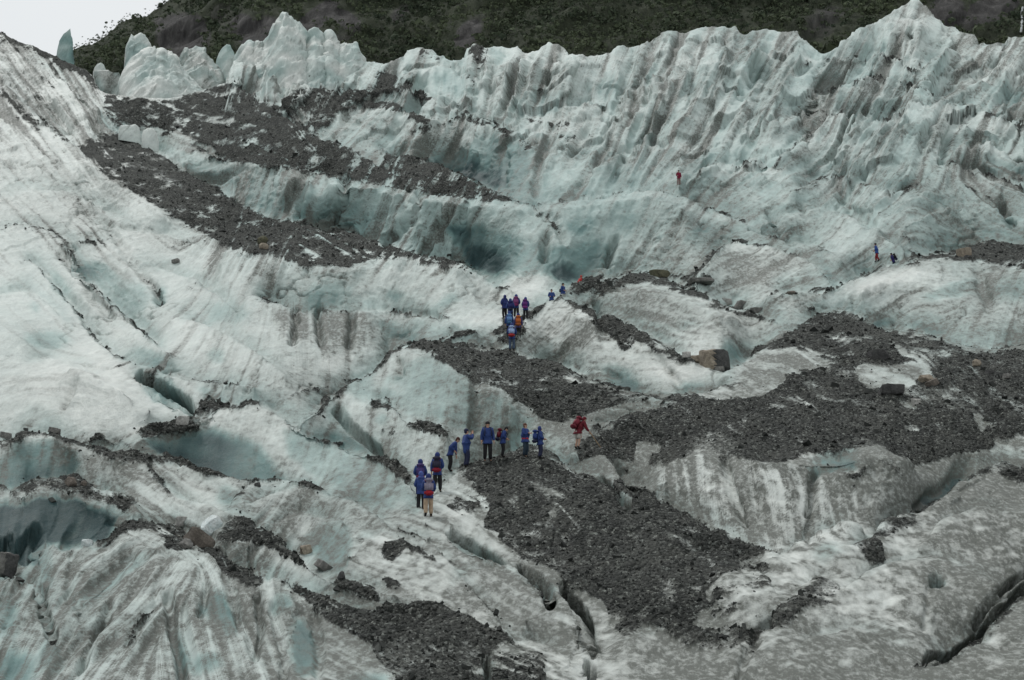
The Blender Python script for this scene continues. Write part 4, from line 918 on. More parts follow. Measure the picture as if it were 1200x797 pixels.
pinnacle('ice_pinnacle', [(268,104),(275,66),(280,60),(285,54),(292,49),(297,53),(302,51),(309,51),(314,46),(318,42),(325,30),(331,15),(334,17),(338,19),(344,23),(352,28),(356,37),(359,46),(364,41),(369,36),(375,40),(379,45),(382,50),(384,37),(387,38),(390,42),(396,52),(406,51),(417,50),(421,57),(425,64),(430,74),(436,92)], (122,116), 345, 14.0, 'tallest jagged white ice massif with several sharp teeth above the gravel', (.12, .3, 0), seed=10.)
pinnacle('ice_pinnacle', [(109,85),(111,79),(114,75),(118,73.5),(122,76),(125,83)], (92,92), 372, 1.6, 'small white ice cap showing behind the dark ice block', (.08, .2, 0), seed=6.)
pinnacle('ice_pinnacle', [(110,92),(112,84),(126,83),(128,84),(139,85),(141,88),(141,104)], (116,118), 340, 2.4, 'low dark grey and teal ice block below the small white cap', (.65, .7, 0), seed=7.)
pinnacle('ice_pinnacle', [(166,157),(168,153),(173,150.5),(180,152),(184,157),(186,166)], (174,178), 266, 1.6, 'white ice knob standing out of the gravel below the white dome', (.05, .15, 0), seed=8.)
pinnacle('ice_pinnacle', [(139,152),(142,147),(148,148),(152,149),(158,147),(163,150),(165,158)], (164,168), 272, 1.6, 'twin topped white ice knob left of the other white knob', (.10, .15, 0), seed=9.)

# ------------------------------------------------------------------ the mountainside behind
MU = np.concatenate([np.linspace(-700, 60, 60, endpoint=False), np.arange(60, 1260, 4.0), np.linspace(1260, 2000, 70)])
MT = np.linspace(0, 1, 110)
ridge_u = [-700, -400, -100, 30, 60, 86, 97, 110, 125, 133, 140, 149, 157, 165, 172, 179, 185, 192, 200, 215, 240, 300, 420, 800, 1300, 2000]
ridge_v = [330, 250, 150, 100, 78, 62, 58, 55, 46, 39, 32, 26.5, 22, 21, 19, 14, 11, 5, -1, -12, -32, -80, -130, -180, -210, -260]
rv = np.interp(MU, ridge_u, ridge_v)
MP = np.empty((len(MT) + 14, len(MU), 3))
for i, t in enumerate(MT):
    v = 190 + (rv - 190) * t
    v = np.where(rv > 180, rv + 20 * (1 - t), v)
    MP[i] = at(MU, v, 620 + 330 * t)
for j in range(14):
    MP[len(MT) + j] = at(MU, rv + 6 + j * 14.0, 950 + 18 * (j + 1))
ff = np.clip(np.linspace(1.4, 0.35, len(MT) + 14), .35, 1)[:, None]
MP[..., 1] -= (14 * fbm(MP, 95.0, 4, off=2., ridged=True) * np.clip(1 - np.abs(np.linspace(-1.1, 1, len(MT) + 14)), 0, 1)[:, None])
MP[..., 2] += 2.2 * fbm(MP, 16.0, 3, off=4.) * ff
MP[..., 1] += 3.0 * fbm(MP, 12.0, 3, off=8.) * ff
def mountain_material():
    m, n, b = new_mat('mountain_rock', 0.9, 0.15)
    geo = N(n, 'ShaderNodeNewGeometry'); mp = N(n, 'ShaderNodeMapping'); mp.inputs['Scale'].default_value = (1, 1, .45)
    n.links.new(geo.outputs['Position'], mp.inputs['Vector'])
    a = N(n, 'ShaderNodeTexNoise', Scale=0.03, Detail=9.0, Roughness=0.68); n.links.new(mp.outputs['Vector'], a.inputs['Vector'])
    w = N(n, 'ShaderNodeTexNoise', Scale=0.16, Detail=9.0, Roughness=0.8, Distortion=0.4); mp2 = N(n, 'ShaderNodeMapping'); mp2.inputs['Rotation'].default_value = (0, math.radians(-38), 0); mp2.inputs['Scale'].default_value = (1.6, .8, .45); n.links.new(geo.outputs['Position'], mp2.inputs['Vector']); n.links.new(mp2.outputs['Vector'], w.inputs['Vector'])
    rock = ramp(n, w.outputs['Fac'], [(0.34, (0.042, 0.041, 0.041)), (0.52, (0.095, 0.093, 0.091)), (0.68, (0.19, 0.185, 0.178))])
    veg = ramp(n, w.outputs['Fac'], [(0.3, (0.036, 0.046, 0.033)), (0.7, (0.085, 0.10, 0.062))])
    at_ = N(n, 'ShaderNodeVertexColor', layer_name='cover')
    sp = N(n, 'ShaderNodeSeparateColor'); n.links.new(at_.outputs['Color'], sp.inputs['Color'])
    f = mth(n, 'ADD', sp.outputs['Red'], mth(n, 'MULTIPLY', mth(n, 'SUBTRACT', a.outputs['Fac'], 0.5), 0.9))
    f = ramp(n, f, [(0.4, (0, 0, 0)), (0.6, (1, 1, 1))])
    c = mixc(n, f, rock, veg)
    n.links.new(c, b.inputs['Base Color'])
    bp = N(n, 'ShaderNodeBump', Strength=1.0, Distance=5.0); n.links.new(w.outputs['Fac'], bp.inputs['Height'])
    n.links.new(bp.outputs['Normal'], b.inputs['Normal'])
    return m
# where the forest grows: rock shows in gullies and cliffs
ROCKS = [(215,45,32,34,-60,.9),(195,35,14,24,-40,.6),(292,40,16,30,-40,.8),(320,45,26,30,-55,.75),(370,22,34,12,-40,.95),(405,22,10,26,-60,.8),(395,45,40,12,-30,.5),(470,15,22,10,-40,.5),(548,40,22,14,-50,.8),(560,18,14,16,-40,.5),(745,8,20,14,0,.45),(960,30,40,22,-35,.55),(930,50,20,10,0,.6),(985,20,20,14,-40,.4),(1110,15,22,22,-20,.85),(1160,12,34,14,-15,1),(1135,30,12,16,0,.5),(265,20,22,26,-60,.45)]
mU, mV = project(MP)
rockm = np.zeros(mU.shape)
for (u, v, rx, ry, a, s) in ROCKS:
    c, s_ = math.cos(math.radians(a)), math.sin(math.radians(a)); X, Y = mU - u, mV - v
    d = np.hypot((X * c + Y * s_) / rx, (-X * s_ + Y * c) / ry)
    rockm = np.maximum(rockm, s * (1 - smooth(.5, 1.5, d)))
vegm = 1 - rockm
me = mesh_np('mountainside', MP.reshape(-1, 3), quads=grid_quads(*MP.shape[:2]))
add_attr(me, 'cover', np.stack([vegm, rockm, rockm * 0, rockm * 0 + 1], -1).reshape(-1, 4))
mt = link('mountainside', me, mountain_material()); mt['kind'] = 'structure'; mt['label'] = 'steep dark forested mountainside behind the ice'

def leaf_material(name, a, b_):
    m, n, b = new_mat(name, 0.85, 0.1)
    at_ = N(n, 'ShaderNodeVertexColor', layer_name='tone')
    sp = N(n, 'ShaderNodeSeparateColor'); n.links.new(at_.outputs['Color'], sp.inputs['Color'])
    n.links.new(ramp(n, sp.outputs['Red'], [(0.0, a), (1.0, b_)]), b.inputs['Base Color'])
    return m
M_LEAF = leaf_material('forest_leaves', (0.036, 0.049, 0.033), (0.095, 0.115, 0.068))
# bush and tree crowns: clusters of small leaf faces over the crown's volume
nmr = MP.shape[0]
inside = (mU > -60) & (mU < 1260) & (mV > -45) & (mV < 130)
inside[len(MT):] = False
cand = np.argwhere(inside)
wgt_c = np.clip(vegm[inside] - 0.12, 0.0, 1) ** 1.3
wgt_c *= np.where(mV[inside] < 112, 1, .2)
pick = rng.choice(len(cand), size=17000, p=wgt_c / wgt_c.sum())
ctr = MP[cand[pick, 0], cand[pick, 1]] + rng.normal(size=(17000, 3)) * np.array([1.6, 1.6, 1.6])
LN = 15
size = rng.lognormal(-0.1, 0.42, 17000)
keep_top = np.interp(project(ctr)[0], ridge_u, ridge_v)
pu_, pv_ = project(ctr)
size = np.where(pv_ < keep_top + 8, size * 0.55, size)
dirs = rng.normal(size=(17000, LN, 3)); dirs /= np.linalg.norm(dirs, axis=-1, keepdims=True)
dirs[..., 2] = np.abs(dirs[..., 2]) * 1.1 - 0.25
cen = ctr[:, None] + dirs * (size[:, None, None] * rng.uniform(.55, 1.05, (17000, LN, 1))) * np.array([1, 1, .9]) + np.array([0, 0, .5])
a_ = np.cross(dirs, rng.normal(size=dirs.shape)); a_ /= np.linalg.norm(a_, axis=-1, keepdims=True) + 1e-9
b_ = np.cross(dirs, a_) * 0.9 + dirs * rng.uniform(-.5, .5, (17000, LN, 1))
ls = size[:, None, None] * rng.uniform(.3, .62, (17000, LN, 1))
tri = np.stack([cen - a_ * ls, cen + a_ * ls, cen + b_ * ls * 1.4], 2)
TV = tri.reshape(-1, 3)
me = mesh_np('forest', TV, tris=np.arange(len(TV)).reshape(-1, 3), smooth_shade=False)
patch = np.clip(0.42 + 0.5 * fbm(ctr, 26.0, 2, off=6.) + 0.11 * rng.normal(size=17000), 0, 1)
tone = np.clip(patch[:, None] + rng.normal(size=(17000, LN)) * 0.09, 0, 1)
tone = np.repeat(tone.reshape(-1), 3)
add_attr(me, 'tone', np.stack([tone] * 3 + [tone * 0 + 1], -1))
fo = link('forest', me, M_LEAF); fo['kind'] = 'stuff'; fo['label'] = 'dark green bush forest covering the mountainside'

def small_tree(u, v, h, label):
    R = 948.0
    r = bpy.data.objects.new('tree', None); COL.objects.link(r); r.location = at(u, v, R); tag(r, label, 'tree')
    bm = bmesh.new()
    bmesh.ops.create_cone(bm, segments=7, radius1=.22, radius2=.07, depth=h, cap_ends=True)
    bmesh.ops.translate(bm, verts=bm.verts, vec=(0, 0, h / 2 - 1.0))
    for a in range(3):
        g = bmesh.ops.create_cone(bm, segments=5, radius1=.08, radius2=.03, depth=1.6)
        bmesh.ops.rotate(bm, verts=g['verts'], cent=(0, 0, 0), matrix=Matrix.Rotation(1.0, 3, 'Y') @ Matrix.Rotation(0, 3, 'X'))
        bmesh.ops.rotate(bm, verts=g['verts'], cent=(0, 0, 0), matrix=Matrix.Rotation(a * 2.1, 3, 'Z'))
        bmesh.ops.translate(bm, verts=g['verts'], vec=(.6 * math.cos(a * 2.1), .6 * math.sin(a * 2.1), h * .55 + .3 * a - .6))
    tm = bpy.data.meshes.new('trunk'); bm.to_mesh(tm); bm.free(); link('trunk', tm, M_ROCK['brown'], r)
    k = 220
    d = rng.normal(size=(k, 3)); d /= np.linalg.norm(d, axis=1)[:, None]
    c = d * rng.uniform(.4, 1, (k, 1)) * np.array([1.5, 1.5, h * .36]) + np.array([0, 0, h * .62])
    x = np.cross(d, rng.normal(size=d.shape)); x /= np.linalg.norm(x, axis=1)[:, None]; y = np.cross(d, x)
    tv = np.stack([c - x * .35, c + x * .35, c + y * .5], 1).reshape(-1, 3)
    cm = mesh_np('crown', tv, tris=np.arange(len(tv)).reshape(-1, 3), smooth_shade=False)
    tn = np.repeat(rng.uniform(.1, .7, k), 3); add_attr(cm, 'tone', np.stack([tn] * 3 + [tn * 0 + 1], -1))
    link('crown', cm, M_LEAF, r)
small_tree(188, 11, 3.6, 'small rounded tree on the mountain skyline against the white sky')
small_tree(157, 23, 1.8, 'low bushy tree on the lower part of the mountain skyline')

# thin waterfall on the cliff at the far right
wf, wn_, wb = new_mat('falling_water', 0.5, 0.3); wb.inputs['Base Color'].default_value = (0.45, 0.48, 0.48, 1)
def fall(pts, w, R, name, label, cat):
    V = []; nn = 9
    pu = np.array([p[0] for p in pts], float); pv = np.array([p[1] for p in pts], float)
    t = np.linspace(0, 1, 40); uu = np.interp(t, np.linspace(0, 1, len(pts)), pu) + rng.normal(size=40) * .25; vv_ = np.interp(t, np.linspace(0, 1, len(pts)), pv)
    for i in range(40):
        # set on the cliff face itself
        d = (mU[:len(MT)] - uu[i]) ** 2 + (mV[:len(MT)] - vv_[i]) ** 2
        r, c = np.unravel_index(np.argmin(d), d.shape); dist = np.hypot(MP[r, c, 0], MP[r, c, 1]) - 7.0
        p = at(uu[i], vv_[i], dist); ww = w * rng.uniform(.6, 1.2)
        for k in range(nn):
            a = math.pi * k / (nn - 1)
            V.append(p + np.array([-ww * math.cos(a), -ww * .5 * math.sin(a), 0]))
    me = mesh_np(name, np.array(V), quads=grid_quads(40, nn)); o = link(name, me, wf); tag(o, label, cat); return o
fall([(1198.5, 8), (1197, 16), (1198, 25), (1196.5, 38)], 0.4, 0, 'waterfall', 'thin white waterfall down the dark cliff at the far right', 'waterfall')

# ------------------------------------------------------------------ loose rubble lying on the gravel
vis = (PV <= VISMIN + 0.4)
ok = vis & (PU > -40) & (PU < 1240) & (PV > 20) & (PV < 830)
w_ = (deb > 0.35) * deb + 0.10 * np.clip(halo - .05, 0, 1) * (deb < .35)
pw = np.where(ok, w_, 0).ravel()
NG = 42000
pick = rng.choice(len(pw), size=NG, p=pw / pw.sum())
gp = P.reshape(-1, 3)[pick]; gn = nrm.reshape(-1, 3)[pick]
gR = np.linalg.norm(gp, axis=1)
gs = np.clip(rng.lognormal(-3.4, 0.7, NG), 0.02, 0.28) * np.clip(gR / 120, .7, 1.5)
cube = np.array([[-1,-1,-1],[1,-1,-1],[1,1,-1],[-1,1,-1],[-1,-1,1],[1,-1,1],[1,1,1],[-1,1,1]], float)
cq = np.array([[0,3,2,1],[4,5,6,7],[0,1,5,4],[1,2,6,5],[2,3,7,6],[3,0,4,7]])
rot = rng.normal(size=(NG, 3, 3)); qr = np.linalg.qr(rot)[0]
loc = cube[None] * rng.uniform(.5, 1.1, (NG, 8, 3)) * rng.uniform(.45, 1.15, (NG, 1, 3)) * np.array([1, .8, .5])
gv = np.einsum('nij,nkj->nki', qr, loc) * gs[:, None, None] + gp[:, None] + np.array([0, 0, .1]) * gs[:, None, None]
me = mesh_np('rubble', gv.reshape(-1, 3), quads=(cq[None] + 8 * np.arange(NG)[:, None, None]).reshape(-1, 4), smooth_shade=False)
tn = np.clip(rng.beta(1.1, 6.0, NG), 0, 1); tn = np.repeat(tn, 8)
add_attr(me, 'tone', np.stack([tn] * 3 + [tn * 0 + 1], -1))
M_RUB = leaf_material('rubble_stone', (0.016, 0.018, 0.0168), (0.215, 0.225, 0.21)); 
ru = link('rubble', me, M_RUB); ru['kind'] = 'stuff'; ru['label'] = 'loose grey rubble strewn over the gravel bands'

# ------------------------------------------------------------------ boulders
def boulder(u, v, wpx, hpx, kind, label, shape='block', seed=1, rotz=0.0, tilt=0.0, ds=None, cat='boulder', grp='boulders lying on the ice', name='boulder'):
    g, gnn, r, c = ground(u, v)
    R = g.length; k = R / FPX
    w, h = wpx * k * .92, hpx * k * .92
    rn = random.Random(seed * 97 + 5)
    bm = bmesh.new()
    if shape == 'block':
        for sx in (-1, 1):
            for sy in (-1, 1):
                for sz in (-1, 1):
                    for q in range(3):
                        bm.verts.new((sx * rn.uniform(.3, 1), sy * rn.uniform(.4, 1), sz * rn.uniform(.4, 1)))
    elif shape == 'slab':
        for a in range(9):
            t = a / 9 * 6.283
            for sz in (-1, 1):
                q = rn.uniform(.75, 1.05)
                bm.verts.new((math.cos(t) * q, math.sin(t) * q, sz * rn.uniform(.7, 1)))
    else:
        for a in range(26):
            d = Vector((rn.gauss(0, 1), rn.gauss(0, 1), rn.gauss(0, 1))).normalized() * rn.uniform(.86, 1)
            bm.verts.new(d)
    bmesh.ops.convex_hull(bm, input=bm.verts)
    loose = [x for x in bm.verts if not x.link_faces]
    if loose: bmesh.ops.delete(bm, geom=loose, context='VERTS')
    xs = [x.co.x for x in bm.verts]; zs = [x.co.z for x in bm.verts]
    sx = w / (max(xs) - min(xs)); sz = h * 1.25 / (max(zs) - min(zs))
    for x in bm.verts:
        x.co = Vector((x.co.x * sx, x.co.y * sx * .8, x.co.z * sz))
    bmesh.ops.bevel(bm, geom=bm.edges[:], offset=min(w, h) * .045, segments=2, affect='EDGES', profile=.6)
    bmesh.ops.triangulate(bm, faces=[f for f in bm.faces if len(f.verts) > 4])
    bmesh.ops.subdivide_edges(bm, edges=[e for e in bm.edges if e.calc_length() > min(w, h) * .2], cuts=3, use_grid_fill=True)
    from mathutils import noise
    for x in bm.verts:
        x.co += Vector(noise.noise_vector(x.co * (3.2 / max(w, h)) + Vector((seed, 0, 0)))) * min(w, h) * .06 + Vector(noise.noise_vector(x.co * (9 / max(w, h)))) * min(w, h) * .03
    me = bpy.data.meshes.new(name); bm.to_mesh(me); bm.free()
    mats = kind if isinstance(kind, tuple) else (kind,)
    for q in mats: me.materials.append(M_ROCK[q])
    if len(mats) > 1:
        for p_ in me.polygons: p_.material_index = 0 if p_.center.x < -0.12 * w else 1
    o = bpy.data.objects.new(name, me); COL.objects.link(o)
    o.location = g + Vector((0, w * .12, h * .38))
    o.rotation_euler = (0, math.radians(tilt), math.radians(rotz))
    return tag(o, label, cat, grp)
B = boulder
B(838, 431, 38, 25, ('tan', 'dark'), 'largest boulder, tan on its left face and black on its right', 'block', 3, 10)
B(816, 425, 18, 10, 'tan', 'low tan rock just left of the largest two coloured boulder', 'block', 4, 30)
B(806, 419, 11, 7, 'pale', 'small pale rock at the left end of the row beside the largest boulder', 'block', 5)
B(842, 434, 15, 5, 'grey', 'flat grey stone in front of the largest two coloured boulder', 'slab', 6)
B(1029, 420, 27, 12, 'dark', 'black tilted slab above the white ice patch on the right mound', 'block', 8, 5, -9)
B(1046, 462, 34, 12, 'dark', 'long black slab on the lower edge of the white ice patch', 'block', 9, 0, 3)
B(1093, 452, 18, 7, 'brown', 'brownish leaning slab right of the white ice patch', 'slab', 10, 20, -25)
B(1086, 447, 20, 9, 'tan', 'tan stone at the right end of the white ice patch', 'round', 11)
B(1074, 475, 11, 8, 'pale', 'pale wedge stone below the brownish slab on the right mound', 'block', 12, 40)
B(1145, 429, 11, 9, 'tan', 'tan upright stone high on the right gravel mound', 'round', 13)
B(1160, 438, 12, 4, 'dark', 'thin black slab below the tan upright stone on the right mound', 'slab', 14)
B(1179, 444, 11, 6, 'grey', 'grey stone at the right edge of the gravel mound', 'block', 15)
B(232, 640, 40, 19, 'brown', 'brown slanting boulder on the crest beside the white ice chunk', 'block', 61, 10, 34)
B(214, 616, 20, 12, 'pale', 'pale stone on top of the crest left of the brown slanting boulder', 'block', 17, 10)
B(218, 644, 18, 14, 'grey', 'grey icy stone tucked below the brown slanting boulder', 'round', 18)
B(249, 626, 28, 20, 'ice', 'large white ice chunk right of the brown slanting boulder', 'block', 19, 25, -35, cat='ice chunk', grp='loose chunks of ice')
B(101, 640, 16, 8, 'ice', 'flat white ice block on the rim of the dark pit', 'block', 20, cat='ice chunk', grp='loose chunks of ice')
B(8, 672, 25, 26, ('grey', 'dark'), 'grey boulder with a dark right side at the left edge', 'block', 23, 5, 12)
B(357, 648, 16, 10, 'tan', 'tan angular stone on the gravel strip in the lower left', 'block', 24, 30, -15)
B(379, 668, 26, 9, 'grey', 'grey slab leaning down the strip below the tan angular stone', 'slab', 25, 10, 32)
B(400, 679, 11, 10, 'dark', 'dark round stone at the foot of the leaning grey slab', 'round', 26)
B(773, 325, 28, 9, 'olive', 'long flat olive grey boulder on the crest behind the pyramid of ice', 'slab', 27)
B(822, 332, 32, 5, 'grey', 'wide grey flat rock right of the flat olive boulder', 'block', 28)
B(1130, 301, 17, 11, 'tan', 'tan boulder at the left end of the rubble bank on the right', 'block', 29, 10)
B(1134, 303, 8, 4, 'dark', 'small black stone touching the right foot of the tan bank boulder', 'block', 30)
B(82, 571, 16, 12, 'brown', 'brown stone on top of the gravel capped rim above the dark pit', 'round', 31)
B(97, 570, 9, 7, 'brown', 'smaller brown stone right of the one above the dark pit', 'round', 32)
B(64, 507, 16, 6, 'grey', 'flat grey slab propped on the left gravel crest', 'slab', 33, 15, 10)
B(34, 505, 6, 4, 'dark', 'dark stone at the peak of the left gravel crest', 'block', 34)
B(8, 514, 16, 7, 'grey', 'grey slab leaning at the left edge above the gravel crest', 'slab', 35, 0, 10)
B(213, 497, 16, 10, 'pale', 'pale stone set in the gravel heap above the teal ice wall', 'block', 36)
B(307, 287, 15, 11, 'olive', 'dark mossy boulder on the long gravel band', 'round', 37)
B(309, 293, 13, 8, 'tan', 'yellowish stone just below the dark mossy boulder', 'round', 38)
B(205, 309, 11, 7, 'grey', 'grey stone alone on the white slope below the gravel band', 'round', 39)
B(926, 346, 14, 6, 'brown', 'low brown rock on the flat ice under the grey ice slab', 'round', 40)
B(853, 358, 14, 8, 'pale', 'pale stone in the rubble strip above the largest boulder', 'block', 41)
B(869, 362, 20, 9, 'grey', 'grey block at the right end of the rubble strip', 'block', 42, 10, 8)
B(888, 367, 18, 7, 'grey', 'grey flat rock last on the rubble strip above the right mound', 'slab', 43)
B(300, 571, 9, 6, 'dark', 'dark stone low on the gravel crest under the teal ice wall', 'round', 44)
# ------------------------------------------------------------------ people
FM = {}
def cloth(name, c):
    if name not in FM: FM[name] = flat_mat(name, c, 0.75, 0.22)
    return FM[name]
SKIN = flat_mat('skin', (0.42, 0.26, 0.19), 0.6, 0.1)
BLUE_J = (0.026, 0.05, 0.165); NAVY = (0.018, 0.022, 0.05); BLACK = (0.014, 0.014, 0.016)
RED = (0.12, 0.015, 0.023); DRED = (0.11, 0.014, 0.024); TAN = (0.36, 0.27, 0.19); GREYT = (0.36, 0.34, 0.31)
MAGENTA = (0.17, 0.03, 0.11); PURPLE = (0.11, 0.03, 0.16); ORANGE = (0.42, 0.12, 0.035); LBLUE = (0.12, 0.24, 0.46); JEANS = (0.05, 0.075, 0.12); TEALD = (0.022, 0.038, 0.055)

def skin_mesh(name, verts, edges, radii, mat, parent, root=0, sub=1):
    me = bpy.data.meshes.new(name); me.from_pydata([tuple(v) for v in verts], edges, [])
    o = bpy.data.objects.new(name, me); COL.objects.link(o)
    m = o.modifiers.new('s', 'SKIN'); m.use_smooth_shade = True
    if sub:
        s = o.modifiers.new('d', 'SUBSURF'); s.levels = sub; s.render_levels = sub
    d = me.skin_vertices[0].data
    for i, r in enumerate(radii):
        d[i].radius = r if isinstance(r, tuple) else (r, r)
        d[i].use_root = (i == root)
    dg = bpy.context.evaluated_depsgraph_get()
    ne = bpy.data.meshes.new_from_object(o.evaluated_get(dg))
    o.modifiers.clear(); o.data = ne; bpy.data.meshes.remove(me); ne.name = name
    if len(ne.materials) == 0: ne.materials.append(mat)
    else: ne.materials[0] = mat
    if parent is not None: o.parent = parent
    return o
def ellipsoid(bm, c, r, seg=10, ring=7, rot=None):
    g = bmesh.ops.create_uvsphere(bm, u_segments=seg, v_segments=ring, radius=1.0)
    M = Matrix.Translation(c) @ (rot.to_4x4() if rot else Matrix.Identity(4)) @ Matrix.Diagonal((*r, 1))
    bmesh.ops.transform(bm, matrix=M, verts=g['verts'])
def bm_obj(name, bm, mat, parent):
    me = bpy.data.meshes.new(name); bm.to_mesh(me); bm.free()
    for p in me.polygons: p.use_smooth = True
    return link(name, me, mat, parent)

ARMS = {   # elbow, wrist offsets from the shoulder (side, forward, up) in body space
    'hang': ((.06, -.02, -.28), (.08, .05, -.52)),
    'bent': ((.07, -.04, -.27), (-.02, .19, -.33)),
    'face': ((.06, .20, -.13), (-.08, .26, .12)),
    'cross': ((.07, .06, -.26), (-.20, .22, -.20)),
    'pole': ((.08, .10, -.26), (.10, .28, -.40)),
    'down': ((.03, .05, -.28), (.00, .12, -.54)),
    'hip': ((.14, -.06, -.25), (.03, .08, -.38)),
}
def person(u, v, hpx, face, label, jacket='blue', jc=BLUE_J, tc=BLACK, bend=0, arms=('hang', 'hang'), stride=.0, hood=None, hat=None, hair=(0.03, .022, .016), pack=None, shorts=False, skirt=False, look=0.0, sink=0.0, back=0.0, waist=None, pole=False, kneel=0.0):
    g, gn_, rr, cc_ = ground(u, v)
    if back: g = g + Vector((g.x, g.y, 0)).normalized() * back
    k = g.length / FPX
    H = hpx * k
    s = H / 1.74
    root = bpy.data.objects.new('person', None); COL.objects.link(root)
    root.location = g - Vector((0, 0, sink * s)); root.scale = (s, s, s)
    # face: image heading, 0 = away from the viewer, 90 = to the right, 180 = towards the viewer
    root.rotation_euler = (0, 0, -math.radians(face) - math.atan2(g.x, g.y))
    tag(root, label, 'person', 'hikers crossing the glacier')
    b = math.radians(bend)
    hipz = .92 - kneel
    def T(x, f, z):          # torso space from the pelvis, pitched forward
        return Vector((x, f * math.cos(b) + z * math.sin(b), hipz + z * math.cos(b) - f * math.sin(b)))
    pel = Vector((0, 0, hipz)); waist_ = T(0, .0, .16); chest = T(0, .01, .38); neck = T(0, .01, .54)
    lk = math.radians(look)
    hd = b * .6 + lk
    def Hd(f, z): return neck + Vector((0, f * math.cos(hd) + z * math.sin(hd), z * math.cos(hd) - f * math.sin(hd)))
    jaw, mid, crown = Hd(.025, .085), Hd(.015, .165), Hd(.0, .245)
    V = [pel, waist_, chest, neck, jaw, mid, crown]; E = [(0, 1), (1, 2), (2, 3), (3, 4), (4, 5), (5, 6)]
    Rr = [(.13, .10), (.125, .095), (.15, .10), .052, (.062, .07), (.078, .088), (.055, .06)]
    legs = []; armj = []
    for sd, nm in ((-1, 0), (1, 1)):
        st = stride * (1 if sd > 0 else -1)
        hip = Vector((sd * .095, 0, hipz - .05)); knee = Vector((sd * .11, .06 + st * .5 + kneel * .6, .48 - kneel * .55)); ank = Vector((sd * .115, -.02 + st, .085 + max(0, -st) * .12))
        toe = ank + Vector((sd * .02, .17, -.045))
        legs.append((hip, knee, ank, toe))
        i = len(V); V += [hip, knee, ank, toe]; E += [(0, i), (i, i + 1), (i + 1, i + 2), (i + 2, i + 3)]
        Rr += [.085, .058, .04, .032]
        sh = T(sd * .185, .0, .49)
        e_, w_ = ARMS[arms[nm]]
        bb = b if arms[nm] not in ('pole', 'down', 'hang') else b * .25
        def A(o): return sh + Vector((sd * o[0], o[1] * math.cos(bb) + o[2] * math.sin(bb), o[2] * math.cos(bb) - o[1] * math.sin(bb)))
        el, wr = A(e_), A(w_)
        dirh = (wr - el).normalized(); palm = wr + dirh * .085
        armj.append((sh, el, wr, palm, dirh))
        i = len(V); V += [sh, el, wr, palm]; E += [(2, i), (i, i + 1), (i + 1, i + 2), (i + 2, i + 3)]
        Rr += [.062, .044, .032, (.036, .02)]
        side = dirh.cross(Vector((sd, 0, .01))).normalized()
        curl = dirh.cross(side).normalized() * -sd
        for q, (off, ln) in enumerate(((-.028, .075), (-.009, .085), (.010, .08), (.027, .062))):
            a0 = palm + side * off + dirh * .01; a1 = a0 + dirh * ln * .55; a2 = a1 + dirh * ln * .38 + curl * ln * .35
            i2 = len(V); V += [a0, a1, a2]; E += [(i + 3, i2), (i2, i2 + 1), (i2 + 1, i2 + 2)]; Rr += [.010, .009, .008]
        t0 = wr + dirh * .035 + side * -.035; t1 = t0 + dirh * .045 + side * -.02
        i2 = len(V); V += [t0, t1]; E += [(i + 2, i2), (i2, i2 + 1)]; Rr += [.011, .009]
    body = skin_mesh('body', V, E, Rr, SKIN, root)
    # face: nose, eyes, mouth, ears joined into the one body mesh
    bm = bmesh.new(); bm.from_mesh(body.data)
    fr = Matrix.Rotation(-hd, 3, 'X')
    ellipsoid(bm, Hd(.105, .135), (.014, .022, .022), 6, 5, fr)
    for sd in (-1, 1):
        ellipsoid(bm, Hd(.015, .145) + Vector((sd * .078, 0, 0)), (.014, .025, .034), 6, 5, fr)
    n0 = len(bm.faces)
    for sd in (-1, 1):
        ellipsoid(bm, Hd(.083, .165) + Vector((sd * .03, 0, 0)), (.013, .012, .010), 6, 4, fr)
    ellipsoid(bm, Hd(.083, .095), (.024, .012, .007), 6, 4, fr)
    bm.faces.ensure_lookup_table()
    for f in bm.faces[n0:]: f.material_index = 1
    bm.to_mesh(body.data); bm.free()
    body.data.materials.append(cloth('dark_features', (.03, .018, .016)))
    for p in body.data.polygons: p.use_smooth = True
    # jacket
    jm = cloth('jacket_' + jacket, jc)
    long = .30 if skirt else .12
    JV = [pel + Vector((0, .0, .02)), waist_, chest, T(0, .0, .515), pel + Vector((0, .01, -long))]
    JE = [(0, 1), (1, 2), (2, 3), (0, 4)]; JR = [(.20, .16), (.192, .155), (.215, .165), (.085, .085), (.208, .165)]
    for (sh, el, wr, palm, dirh) in armj:
        i = len(JV); JV += [sh, el, wr - dirh * .01]; JE += [(2, i), (i, i + 1), (i + 1, i + 2)]; JR += [.108, .084, .062]
    skin_mesh('jacket', JV, JE, JR, jm, root)
    if waist:
        bm = bmesh.new(); ellipsoid(bm, pel + Vector((0, 0, .03)), (.21, .185, .10)); bm_obj('waist_wrap', bm, cloth('wrap_' + waist[0], waist[1]), root)
    # trousers or shorts
    TV = [pel, pel + Vector((0, 0, .08))]; TE = [(0, 1)]; TR = [(.16, .125), (.15, .12)]
    for (hip, knee, ank, toe) in legs:
        i = len(TV)
        if shorts:
            lo = hip.lerp(knee, .98)
            TV += [hip, lo]; TE += [(0, i), (i, i + 1)]; TR += [.115, .105]
        else:
            TV += [hip, knee, ank + Vector((0, 0, .02))]; TE += [(0, i), (i, i + 1), (i + 1, i + 2)]; TR += [.125, .098, .082]
    skin_mesh('shorts' if shorts else 'trousers', TV, TE, TR, cloth('trouser_%d' % int(1e4 * sum(tc) + 1e3 * tc[0]), tc), root)
    for (hip, knee, ank, toe) in legs:
        skin_mesh('boot', [ank + Vector((0, 0, .09)), ank + Vector((0, -.01, -.02)), toe], [(0, 1), (1, 2)], [.062, .056, .045], cloth('boot_black', (.012, .012, .012)), root, 1)
